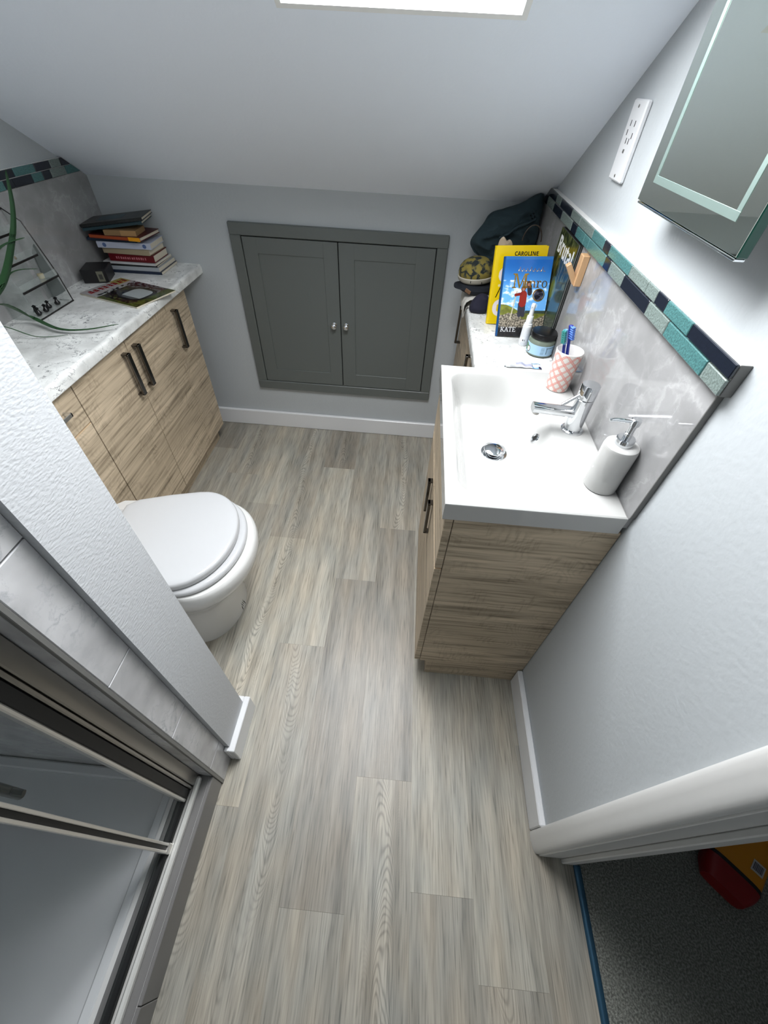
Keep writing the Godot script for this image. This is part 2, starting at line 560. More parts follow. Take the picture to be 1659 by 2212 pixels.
func build_shell() -> void:
	var g := bx(Vector3(XL - 0.1, -0.1, -0.1), Vector3(XW + 0.13, YK + 0.04, 0.0), 0.0)
	struct("wall_back", g, M.wall_paint)
	g = G.new()
	g.prism(wall_poly(-0.1, 3.3, -0.1), XL - 0.1, XL, 0)
	struct("wall_left", g, M.wall_paint)
	g = G.new()
	var p := PackedVector2Array([Vector2(-0.1, -0.1), Vector2(1.85, -0.1), Vector2(1.85, 2.0), Vector2(2.66, 2.0), Vector2(2.66, -0.1), Vector2(3.3, -0.1), Vector2(3.3, slope_y(2.15) + 0.05), Vector2(2.15, slope_y(2.15) + 0.05), Vector2(-0.1, slope_y(-0.1) + 0.05)])
	g.prism(p, XW, XW + 0.121, 0)
	struct("wall_right", g, M.wall_paint)
	struct("wall_front", bx(Vector3(XL - 0.1, -0.1, 3.2), Vector3(XW + 0.13, 2.45, 3.3), 0.0), M.wall_paint)
	# sloping ceiling with the hole of the skylight, built in the slope's own axes
	var b := Basis(Vector3(1, 0, 0), Vector3(0, cos(TH), -sin(TH)), Vector3(0, sin(TH), cos(TH)))
	var xf := Transform3D(b, Vector3(0, YK, 0))
	var s0 := 0.7975
	var s1 := 1.6975
	g = G.new()
	g.xf = xf
	var hi := 0.24
	g.box(Vector3(XL - 0.1, 0, -0.2), Vector3(XW + 0.13, hi, s0))
	g.box(Vector3(XL - 0.1, 0, s1), Vector3(XW + 0.13, hi, 2.484))
	g.box(Vector3(XL - 0.1, 0, s0), Vector3(-0.29, hi, s1))
	g.box(Vector3(0.2125, 0, s0), Vector3(XW + 0.13, hi, s1))
	g.xf = Transform3D()
	g.box(Vector3(XL - 0.1, 2.368, 2.1), Vector3(XW + 0.13, 2.6, 3.3))
	struct("ceiling", g, M.ceiling_paint, "pale grey sloping attic ceiling with a skylight opening")
	var w := struct_root("window_1", "skylight in the sloping ceiling, its white reveal at the top edge")
	g = G.new()
	g.xf = xf
	for a in [[-0.29, -0.278, s0, s1], [0.2005, 0.2125, s0, s1], [-0.278, 0.2005, s0, s0 + 0.012], [-0.278, 0.2005, s1 - 0.012, s1]]:
		g.box(Vector3(a[0], 0.0, a[2]), Vector3(a[1], hi, a[3]))
	put("window_lining", g, M.reveal_white, w)
	g = G.new()
	g.xf = xf
	for a in [[-0.278, -0.25, s0 + 0.012, s1 - 0.012], [0.1725, 0.2005, s0 + 0.012, s1 - 0.012], [-0.25, 0.1725, s0 + 0.012, s0 + 0.04], [-0.25, 0.1725, s1 - 0.04, s1 - 0.012]]:
		g.box(Vector3(a[0], 0.15, a[2]), Vector3(a[1], 0.21, a[3]), 0.003)
	put("window_frame", g, M.white_gloss, w)
	g = G.new()
	g.xf = xf
	g.box(Vector3(-0.25, 0.178, s0 + 0.04), Vector3(0.1725, 0.184, s1 - 0.04))
	put("window_pane", g, M.pane, w)
	# partition between the toilet and the shower
	g = G.new()
	g.prism(wall_poly(1.579, 1.7036, -0.02, 0.03), XL, -0.3866, 0)
	struct("wall_partition", g, M.nib_plaster, "white painted end of the partition between toilet and shower")
	g = G.new()
	g.box(Vector3(-0.3866, 0, 1.561), Vector3(-0.3686, 0.094, 1.7156), 0.002)
	g.box(Vector3(-1.0, 0, 1.561), Vector3(-0.3866, 0.094, 1.579), 0.002)
	g.box(Vector3(-0.3995, 0, 1.7036), Vector3(-0.3866, 0.094, 1.7156), 0.002)
	struct("trim_1", g, M.white_gloss, "white skirting wrapped round the foot of the partition")
	struct("baseboard_back", bx(Vector3(XL, 0, 0), Vector3(XW, 0.094, 0.018), 0.003), M.white_gloss)
	struct("baseboard_right", bx(Vector3(XW - 0.018, 0, 1.3935), Vector3(XW, 0.094, 1.8128), 0.003), M.white_gloss)
	# doorway in the right wall
	var d := struct_root("door_1", "white painted door lining and architrave of the open doorway")
	g = G.new()
	g.box(Vector3(XW, 0, 1.85), Vector3(XW + 0.121, 2.0, 1.868), 0.001)
	g.box(Vector3(XW, 0, 2.642), Vector3(XW + 0.121, 2.0, 2.66), 0.001)
	g.box(Vector3(XW, 1.982, 1.868), Vector3(XW + 0.121, 2.0, 2.642), 0.001)
	put("door_lining", g, M.white_satin, d)
	g = G.new()
	g.box(Vector3(0.567, 0, 1.868), Vector3(0.6, 1.97, 1.879), 0.002)
	g.box(Vector3(0.567, 0, 2.631), Vector3(0.6, 1.97, 2.642), 0.002)
	g.box(Vector3(0.567, 1.97, 1.868), Vector3(0.6, 1.982, 2.642), 0.002)
	put("door_stop", g, M.white_satin, d)
	var prof := PackedVector2Array()
	for q in [[0.0, 0.0], [-0.013, 0.0], [-0.017, 0.004], [-0.0185, 0.009], [-0.0185, 0.022], [-0.0165, 0.030], [-0.0165, 0.034], [-0.014, 0.042], [-0.0125, 0.047], [-0.009, 0.0505], [0.0, 0.0515]]:
		prof.append(Vector2(XW + q[0], 1.813 + q[1]))
	g = G.new()
	g.prism(prof, 0.0, 2.04, 1, true)
	g.box(Vector3(XW - 0.018, 0, 2.648), Vector3(XW, 2.04, 2.70), 0.004)
	g.box(Vector3(XW - 0.018, 1.988, 1.813), Vector3(XW, 2.04, 2.70), 0.004)
	put("architrave", g, M.white_satin, d)
	put("threshold_strip", _threshold(), M.blue_strip, d).set_meta("label", "bluish metal threshold strip")

func _threshold() -> G:
	var g := G.new()
	var pf := PackedVector2Array()
	for k in 9:
		var a := PI * k / 8.0
		pf.append(Vector2(0.608 - 0.010 * cos(a), 0.007 * sin(a)))
	g.prism(pf, 1.879, 2.64, 2, true)
	return g

func build_floor() -> void:
	var fl := struct_root("floor", "grey oak plank floor running towards the far wall")
	put("subfloor", bx(Vector3(XL - 0.1, -0.1, -0.1), Vector3(XW + 0.121, -0.0025, 3.3), 0.0), M.joint, fl)
	var ph := [0.255, 0.45, 0.647, 0.843, 0.347, 0.046, 0.738, 0.98, 0.137, 0.61]
	var L := 0.989
	for c in range(-4, 6):
		var e := -0.362 + 0.1645 * c
		for k in range(-1, 4):
			var z0: float = ph[c + 4] + L * k
			var z1 := z0 + L
			z0 = maxf(z0, 0.0)
			z1 = minf(z1, 2.75)
			if z1 - z0 < 0.03: continue
			if e + 0.1645 < -0.42 and z0 > 1.6: continue
			var w := 0.1645
			if c == -4: e = maxf(e, -1.03)
			var g := G.new()
			var x0 := e + 0.0001
			var x1 := -0.362 + 0.1645 * (c + 1) - 0.0001
			# the boards lie about one degree off the walls
			var f := func(x: float, z: float, y: float) -> Vector3: return Vector3(x + 0.018 * (z - 0.5), y, z)
			var a := z0 + 0.00004
			var b := z1 - 0.00004
			if c == 5: x1 = minf(x1, 0.572)
			var fu := rng.randf() * 0.0
			var flip := rng.randi() % 2 == 0
			var v0: float = (z0 - (ph[c + 4] + L * k)) / L + fu
			var v1: float = (z1 - (ph[c + 4] + L * k)) / L + fu
			var u0 := 0.0
			var u1 := 1.0
			if flip:
				var t := v0; v0 = 1.0 - v0; v1 = 1.0 - v1
			if rng.randi() % 2 == 0: u0 = 1.0; u1 = 0.0
			var ch := 0.00015
			g.q4(f.call(x0 + ch, a + ch, 0.0), f.call(x1 - ch, a + ch, 0.0), f.call(x1 - ch, b - ch, 0.0), f.call(x0 + ch, b - ch, 0.0), Vector3.UP, Vector2(u0, v0), Vector2(u1, v0), Vector2(u1, v1), Vector2(u0, v1))
			var cs := [Vector2(x0, a), Vector2(x1, a), Vector2(x1, b), Vector2(x0, b)]
			var ci := [Vector2(x0 + ch, a + ch), Vector2(x1 - ch, a + ch), Vector2(x1 - ch, b - ch), Vector2(x0 + ch, b - ch)]
			var ns := [Vector3(0, 0.7, -0.7), Vector3(0.7, 0.7, 0), Vector3(0, 0.7, 0.7), Vector3(-0.7, 0.7, 0)]
			for i in 4:
				var j := (i + 1) % 4
				g.q4(f.call(ci[i].x, ci[i].y, 0.0), f.call(ci[j].x, ci[j].y, 0.0), f.call(cs[j].x, cs[j].y, -0.003), f.call(cs[i].x, cs[i].y, -0.003), ns[i], Vector2(u0, v0), Vector2(u0, v0), Vector2(u0, v0), Vector2(u0, v0))
			var tone := [0, 2, 0, 1, 2, 0, 0, 1][rng.randi() % 8] as int
			var pic := [0, 1, 1, 2, 1][rng.randi() % 5] as int
			put("plank", g, M["plank_%d" % (tone * 3 + pic)], fl)

func build_shower() -> void:
	# tiled side of the shower: studs with tiles bedded on them
	var w := struct_root("wall_shower", "marble tiled return of the shower beside the partition")
	var g := G.new()
	g.prism(wall_poly(1.7036, 1.7715, -0.02, 0.03), XL, -0.4085, 0)
	put("backing", g, M.grout, w)
	var rows := [0.0, 0.153, 0.4525, 0.7515, 1.0505, 1.3495, 1.6485, 1.9475]
	for i in rows.size():
		var y0: float = rows[i] + 0.0012
		var y1: float = (rows[i + 1] if i < rows.size() - 1 else 2.09) - 0.0012
		put("tile", bx(Vector3(-0.4085, y0, 1.7036), Vector3(-0.40, y1, 1.7715), 0.0012), M.shower_marble, w)
		for c in 2:
			var xa := -0.4085 - 0.6 * c
			var xb := maxf(XL, xa - 0.6) + 0.002
			put("tile", bx(Vector3(xb, y0, 1.7715), Vector3(xa, y1, 1.7795), 0.0012), M.shower_marble, w)
	put("tile_trim", bx(Vector3(-0.4085, 0.0, 1.7716), Vector3(-0.4004, 2.09, 1.7797), 0.001), M.tile_trim, w)
	var w2 := struct_root("wall_shower_far", "marble tiled far wall inside the shower")
	for i in 7:
		for c in 3:
			var za := 1.782 + 0.5 * c
			put("tile", bx(Vector3(XL, maxf(0.08, rows[i]) + 0.0012, za + 0.001), Vector3(XL + 0.009, rows[i + 1] - 0.0012, za + 0.499), 0.0012), M.shower_marble, w2)
	# kerb
	var k := struct_root("trim_2", "grey tiled kerb along the front of the shower")
	put("kerb_core", bx(Vector3(-0.5, 0, 1.7795), Vector3(-0.412, 0.098, 3.2), 0.0), M.grout, k)
	for q in [[1.7797, 2.19], [2.1915, 2.69], [2.6915, 3.19]]:
		put("tile", bx(Vector3(-0.412, 0.0005, q[0]), Vector3(-0.4035, 0.1, q[1]), 0.0015), M.kerb_grey, k)
	put("kerb_top", bx(Vector3(-0.4885, 0.098, 1.7797), Vector3(-0.4125, 0.1, 3.19), 0.0006), M.kerb_grey, k)
	# tray
	var t := thing("shower_tray", "low white shower tray behind the glass door", "shower tray")
	g = G.new()
	g.box(Vector3(XL + 0.01, 0.0, 1.7815), Vector3(-0.501, 0.075, 3.18), 0.002)
	put("tray_floor", g, M.tray_white, t)
	g = G.new()
	g.box(Vector3(-0.5255, 0.0, 1.7815), Vector3(-0.5005, 0.094, 3.18), 0.004)
	g.box(Vector3(XL + 0.01, 0.0, 1.7815), Vector3(-0.5255, 0.094, 1.8065), 0.004)
	put("tray_rim", g, M.tray_white, t)
	# enclosure
	var e := thing("shower_door", "chrome framed clear glass sliding shower door on the left", "shower door")
	g = G.new()
	g.box(Vector3(-0.4475, 0.1, 1.785), Vector3(-0.4435, 0.112, 3.18), 0.001)
	g.box(Vector3(-0.4435, 0.1, 1.785), Vector3(-0.430, 0.119, 3.18), 0.004)
	g.box(Vector3(-0.474, 0.1, 1.785), Vector3(-0.4475, 0.106, 3.18), 0.001)
	put("bottom_track", g, M.rail_silver, e)
	g = G.new()
	g.box(Vector3(-0.469, 0.106, 1.80), Vector3(-0.4505, 0.124, 3.18), 0.003)
	put("bottom_seal", g, M.black_rubber, e)
	g = G.new()
	g.box(Vector3(-0.474, 0.1, 1.7797), Vector3(-0.440, 1.95, 1.808), 0.002)
	g.box(Vector3(-0.472, 0.1, 1.8085), Vector3(-0.444, 1.95, 1.816), 0.002)
	put("wall_profile", g, M.brushed, e)
	g = G.new()
	g.box(Vector3(-0.470, 0.12, 1.816), Vector3(-0.449, 1.93, 1.838), 0.002)
	put("profile_seal", g, M.black_rubber, e)
	g = G.new()
	g.box(Vector3(-0.466, 0.12, 1.838), Vector3(-0.448, 1.93, 1.8455), 0.002)
	put("door_stile", g, M.track_chrome, e)
	g = G.new()
	for z in [1.930, 1.9445]:
		g.box(Vector3(-0.468, 0.13, z), Vector3(-0.448, 1.93, z + 0.0055), 0.001)
	g.box(Vector3(-0.47, 0.108, 1.929), Vector3(-0.446, 0.13, 1.951), 0.002)
	put("door_stile", g, M.track_chrome, e)
	g = G.new()
	g.box(Vector3(-0.466, 0.13, 1.9355), Vector3(-0.452, 1.93, 1.9445), 0.0005)
	put("stile_seal", g, M.black_rubber, e)
	put("glass_pane", bx(Vector3(-0.461, 0.124, 1.8455), Vector3(-0.455, 1.93, 1.930), 0.0), M.shower_glass, e)
	put("glass_pane", bx(Vector3(-0.463, 0.124, 1.950), Vector3(-0.457, 1.93, 2.70), 0.0), M.shower_glass, e)
	put("glass_pane", bx(Vector3(-0.4695, 0.124, 2.68), Vector3(-0.464, 1.93, 3.18), 0.0), M.shower_glass, e)
	put("top_track", bx(Vector3(-0.476, 1.93, 1.782), Vector3(-0.438, 1.97, 3.18), 0.003), M.track_chrome, e)
	g = G.new()
	g.tube([Vector3(-0.484, 0.69, 1.914), Vector3(-0.484, 1.0, 1.914)], 0.007)
	for y in [0.72, 0.97]:
		g.tube([Vector3(-0.484, y, 1.914), Vector3(-0.46, y, 1.914)], 0.004)
	put("handle", g, M.black_plastic, e)

func bar_handle(parent: Node3D, at: Vector3, length: float, dir: Vector3, proud := 0.026) -> void:
	# flat chrome bar bent onto two feet; dir points away from the door
	var g := G.new()
	var h := length / 2.0
	var w := 0.0095
	var px := dir * proud
	g.box(at + Vector3(0, -h, -w) + px, at + Vector3(0, h, w) + px - dir * minf(0.009, proud * 0.6), 0.0015)
	for s in [-1.0, 1.0]:
		g.box(at + Vector3(0, s * h, -w), at + Vector3(0, s * (h - 0.005), w) + px, 0.0008)
	put("handle", g, M.handle_steel, parent)

func build_left_units() -> void:
	var fx := -0.945
	var dx := Vector3(1, 0, 0)
	# narrow end unit
	var u := thing("base_cabinet", "narrow oak effect cabinet nearest the far wall under the left worktop", "cabinet", Vector3.ZERO, "oak effect base cabinets under the left worktop")
	put("body", bx(Vector3(XL + 0.004, 0.1, 0.172), Vector3(fx - 0.0185, 0.79, 0.3555), 0.0008), M.oak, u)
	put("plinth", bx(Vector3(XL + 0.004, 0.0005, 0.175), Vector3(-0.99, 0.1, 0.3555), 0.0), M.oak, u)
	var d := put("door", bx(Vector3(fx - 0.018, 0.1, 0.1705), Vector3(fx, 0.788, 0.3545), 0.0009), M.oak, u)
	bar_handle(d, Vector3(fx, 0.677, 0.318), 0.155, dx)
	# double unit
	u = thing("base_cabinet", "two door oak effect cabinet with paired bar handles, left of the room", "cabinet", Vector3.ZERO, "oak effect base cabinets under the left worktop")
	put("body", bx(Vector3(XL + 0.004, 0.1, 0.3575), Vector3(fx - 0.0185, 0.79, 0.966), 0.0008), M.oak, u)
	put("plinth", bx(Vector3(XL + 0.004, 0.0005, 0.3575), Vector3(-0.99, 0.1, 0.966), 0.0), M.oak, u)
	for q in [[0.3575, 0.6655, 0.632], [0.6685, 0.966, 0.703]]:
		d = put("door", bx(Vector3(fx - 0.018, 0.1, q[0]), Vector3(fx, 0.788, q[1]), 0.0009), M.oak, u)
		bar_handle(d, Vector3(fx, 0.677, q[2]), 0.155, dx)
	# toilet unit with a drawer front over a panel
	u = thing("toilet_unit", "oak effect unit behind the toilet with drawer front over panel", "cabinet", Vector3.ZERO)
	put("body", bx(Vector3(XL + 0.004, 0.1, 0.9675), Vector3(fx - 0.0185, 0.79, 1.577), 0.0008), M.oak, u)
	put("plinth", bx(Vector3(XL + 0.004, 0.0005, 0.9675), Vector3(-0.99, 0.1, 1.577), 0.0), M.oak, u)
	d = put("drawer_front", bx(Vector3(fx - 0.018, 0.660, 0.9695), Vector3(fx, 0.788, 1.577), 0.0009), M.oak, u)
	var g := G.new()
	g.box(Vector3(fx + 0.022, 0.729, 1.04), Vector3(fx + 0.026, 0.741, 1.2), 0.0008)
	for z in [1.04, 1.195]:
		g.box(Vector3(fx, 0.729, z), Vector3(fx + 0.026, 0.741, z + 0.005), 0.0008)
	put("handle", g, M.chrome, d)
	put("panel", bx(Vector3(fx - 0.018, 0.1, 0.9695), Vector3(fx, 0.654, 1.577), 0.0009), M.oak, u)
	put("panel_edge", bx(Vector3(fx - 0.017, 0.654, 0.9695), Vector3(fx - 0.0005, 0.6565, 1.577), 0.0), M.oak_edge, u)
	# worktop with a rolled front edge
	u = thing("worktop", "white marble effect worktop over the oak cabinets on the left", "worktop")
	put("slab", _worktop(XL + 0.0005, -0.9235, 0.0005, 1.5785, 1.0), M.worktop_marble, u)
	# splashback and glass mosaic
	u = thing("splashback", "grey marble splashback behind the left worktop", "splashback")
	g = G.new()
	g.prism(PackedVector2Array([Vector2(0.0005, WY), Vector2(1.5785, WY), Vector2(1.5785, 1.139), Vector2(0.03, 1.139), Vector2(0.0005, 1.122)]), XL + 0.0005, XL + 0.01, 0)
	put("panel", g, M.splash_marble, u)
	var upper := [[0.369, 0.52, "navy"], [0.2675, 0.367, "teal"], [0.1845, 0.2655, "navy"], [0.126, 0.1825, "sage"]]
	var lower := [[0.432, 0.53, "teal"], [0.3905, 0.43, "navy"], [0.2975, 0.3885, "navy"], [0.2435, 0.2955, "teal"], [0.199, 0.2415, "navy"], [0.113, 0.197, "sage"]]
	var st := thing("mosaic_strip", "teal and navy glass mosaic strip above the left splashback", "tile strip")
	g = G.new()
	g.prism(PackedVector2Array([Vector2(0.036, 1.1395), Vector2(1.5785, 1.1395), Vector2(1.5785, 1.188), Vector2(0.115, 1.188)]), XL + 0.0005, XL + 0.008, 0)
	put("grout_bed", g, M.grout, st)
	for z in range(3):
		upper.append([0.522 + z * 0.15, 0.67 + z * 0.15, ["sage", "teal", "navy"][z]])
		lower.append([0.532 + z * 0.15, 0.68 + z * 0.15, ["navy", "sage", "teal"][z]])
	for q in upper:
		put("tile", bx(Vector3(XL + 0.008, 1.1655, q[0]), Vector3(XL + 0.0125, 1.1872, q[1]), 0.001), M["tile_" + q[2]], st)
	for q in lower:
		put("tile", bx(Vector3(XL + 0.008, 1.1405, q[0]), Vector3(XL + 0.0125, 1.1635, q[1]), 0.001), M["tile_" + q[2]], st)
	for q in [[1.1655, 1.1872, 0.1245, "navy"], [1.1405, 1.1635, 0.111, "teal"]]:
		g = G.new()
		g.prism(PackedVector2Array([Vector2((q[0] - YK) / TAN + 0.003, q[0]), Vector2(q[2], q[0]), Vector2(q[2], q[1]), Vector2((q[1] - YK) / TAN + 0.003, q[1])]), XL + 0.008, XL + 0.0125, 0)
		put("tile", g, M["tile_" + q[3]], st)

# worktop outline in (x, y): the side towards the room is rolled
func _worktop(xa: float, xf: float, z0: float, z1: float, side: float) -> G:
	var r := 0.011
	var p := PackedVector2Array([Vector2(xa, 0.794), Vector2(xa, WY)])
	for k in 7:
		var a := PI / 2 * k / 6.0
		p.append(Vector2(xf - side * r + side * r * sin(a), WY - r + r * cos(a)))
	for k in 5:
		var a := PI / 2 * k / 4.0
		p.append(Vector2(xf - side * 0.005 + side * 0.005 * cos(a), 0.799 - 0.005 * sin(a)))
	var g := G.new()
	g.prism(p, z0, z1, 2, true)
	return g

func build_right_units() -> void:
	# low cabinets under the far worktop
	var fx := 0.262
	var dx := Vector3(-1, 0, 0)
	var u := thing("base_cabinet", "slim oak effect cabinet under the right worktop behind the basin", "cabinet")
	put("body", bx(Vector3(fx + 0.0185, 0.1, 0.0195), Vector3(XW - 0.002, 0.79, 0.817), 0.0008), M.oak, u)
	put("plinth", bx(Vector3(0.30, 0.0005, 0.0195), Vector3(XW - 0.002, 0.1, 0.817), 0.0), M.oak, u)
	for q in [[0.02, 0.40, 0.13], [0.403, 0.815, 0.575]]:
		var d := put("door", bx(Vector3(fx, 0.1, q[0]), Vector3(fx + 0.018, 0.788, q[1]), 0.0009), M.oak, u)
		bar_handle(d, Vector3(fx, 0.70, q[2]), 0.155, dx)
	u = thing("worktop", "narrow white marble effect worktop behind the basin on the right", "worktop")
	put("slab", _worktop(XW - 0.0005, 0.245, 0.0005, 0.8175, -1.0), M.worktop_marble, u)
	# vanity
	u = thing("vanity_unit", "oak effect vanity unit under the white basin", "cabinet")
	for zz in [0.8225, 1.375]:
		put("side_panel", bx(Vector3(0.161, 0.098, zz), Vector3(XW - 0.001, 0.811, zz + 0.018), 0.001), M.oak, u)
	put("base_panel", bx(Vector3(0.161, 0.098, 0.8405), Vector3(XW - 0.001, 0.116, 1.375), 0.0), M.oak, u)
	var g := G.new()
	g.box(Vector3(0.187, 0.0005, 0.826), Vector3(0.205, 0.0975, 1.392), 0.0008)
	g.box(Vector3(0.205, 0.0005, 1.375), Vector3(XW - 0.001, 0.0975, 1.3915), 0.0008)
	put("plinth", g, M.oak, u)
	put("drawer_front", bx(Vector3(0.142, 0.633, 0.8235), Vector3(0.1595, 0.809, 1.393), 0.001), M.oak, u)
	put("door_edge", bx(Vector3(0.1425, 0.6262, 0.8235), Vector3(0.159, 0.6282, 1.3925), 0.0), M.oak_edge, u)
	for q in [[0.8235, 1.097, 1.052], [1.100, 1.393, 1.145]]:
		var d := put("door", bx(Vector3(0.142, 0.104, q[0]), Vector3(0.1595, 0.6262, q[1]), 0.001), M.oak, u)
		bar_handle(d, Vector3(0.142, 0.542, q[2]), 0.130, dx, 0.015)
	build_basin()
	# splashback
	u = thing("splashback", "glossy grey marble splashback panels behind the basin", "splashback")
	g = G.new()
	g.prism(PackedVector2Array([Vector2(0.7925, WY), Vector2(1.3965, WY), Vector2(1.3965, 1.139), Vector2(0.7925, 1.139)]), XW - 0.0005, XW - 0.01, 0)
	put("panel", g, M.splash_marble, u)
	g = G.new()
	g.prism(PackedVector2Array([Vector2(0.0005, WY), Vector2(0.7915, WY), Vector2(0.7915, 1.139), Vector2(0.03, 1.139), Vector2(0.0005, 1.122)]), XW - 0.0005, XW - 0.01, 0)
	put("panel", g, M.splash_marble, u)
	put("edge_trim", bx(Vector3(XW - 0.0105, 0.861, 1.3967), Vector3(XW - 0.0002, 1.139, 1.3995), 0.0005), M.tile_trim, u)
	var st := thing("mosaic_strip", "teal, navy and sage glass mosaic strip above the basin splashback", "tile strip")
	g = G.new()
	g.prism(PackedVector2Array([Vector2(0.036, 1.1395), Vector2(1.4085, 1.1395), Vector2(1.4085, 1.188), Vector2(0.118, 1.188)]), XW - 0.0005, XW - 0.0165, 0)
	put("grout_bed", g, M.grout, st)
	put("strip_end", bx(Vector3(XW - 0.0165, 1.1395, 1.4085), Vector3(XW - 0.0004, 1.188, 1.4105), 0.0005), M.tile_trim, st)
	var upper := [[1.2715, 1.4095, "navy"], [1.1715, 1.2695, "teal"], [1.126, 1.1695, "navy"], [1.0755, 1.124, "sage"], [0.976, 1.0735, "sage"], [0.828, 0.974, "teal"], [0.782, 0.826, "navy"], [0.682, 0.780, "teal"], [0.546, 0.680, "sage"], [0.4435, 0.544, "sage"], [0.293, 0.4415, "navy"], [0.222, 0.291, "sage"]]
	var lower := [[1.3535, 1.4095, "sage"], [1.2055, 1.3515, "teal"], [1.111, 1.2035, "sage"], [0.961, 1.109, "navy"], [0.865, 0.959, "sage"], [0.823, 0.863, "navy"], [0.6755, 0.821, "teal"], [0.627, 0.6735, "teal"], [0.540, 0.625, "teal"], [0.481, 0.538, "navy"], [0.3415, 0.479, "sage"], [0.217, 0.3395, "navy"], [0.11, 0.215, "sage"]]
	for q in upper:
		put("tile", bx(Vector3(XW - 0.0165, 1.1665, q[0]), Vector3(XW - 0.022, 1.1876, q[1]), 0.0012), M["tile_" + q[2]], st)
	for q in lower:
		put("tile", bx(Vector3(XW - 0.0165, 1.140, q[0]), Vector3(XW - 0.022, 1.1645, q[1]), 0.0012), M["tile_" + q[2]], st)
	for q in [[1.1665, 1.1876, 0.22, "navy"], [1.140, 1.1645, 0.108, "navy"]]:
		g = G.new()
		g.prism(PackedVector2Array([Vector2((q[0] - YK) / TAN + 0.004, q[0]), Vector2(q[2], q[0]), Vector2(q[2], q[1]), Vector2((q[1] - YK) / TAN + 0.004, q[1])]), XW - 0.022, XW - 0.0165, 0)
		put("tile", g, M["tile_" + q[3]], st)

func smooth(t: float) -> float:
	t = clampf(t, 0.0, 1.0)
	return t * t * (3.0 - 2.0 * t)

func basin_y(x: float, z: float) -> float:
	# rounded rectangle of the bowl; the side towards the tap falls more gently
	var x0 := 0.158; var x1 := 0.402; var z0 := 0.846; var z1 := 1.366
	var cx := (x0 + x1) / 2; var cz := (z0 + z1) / 2
	var r := 0.055 if x < cx else 0.085
	var qx := absf(x - cx) - (x1 - x0) / 2 + r
	var qz := absf(z - cz) - (z1 - z0) / 2 + r
	var d := -(Vector2(maxf(qx, 0), maxf(qz, 0)).length() + minf(maxf(qx, qz), 0.0) - r)
	if d <= 0.0: return TOPY
	var side := smooth((x - cx) / 0.1)
	var w := lerpf(0.048, 0.085, side)
	var t := clampf(d / w, 0.0, 1.0)
	var drop := 0.088 * (0.35 * t + 0.65 * smooth(t))
	drop *= smooth(d / 0.012) * 0.25 + 0.75 if d < 0.012 else 1.0
	var c := Vector2(x - 0.285, z - 1.092).length()
	drop += 0.012 * smooth(1.0 - c / 0.24) * smooth(d / 0.06)
	return TOPY - drop * smooth(minf(1.0, d / 0.006))

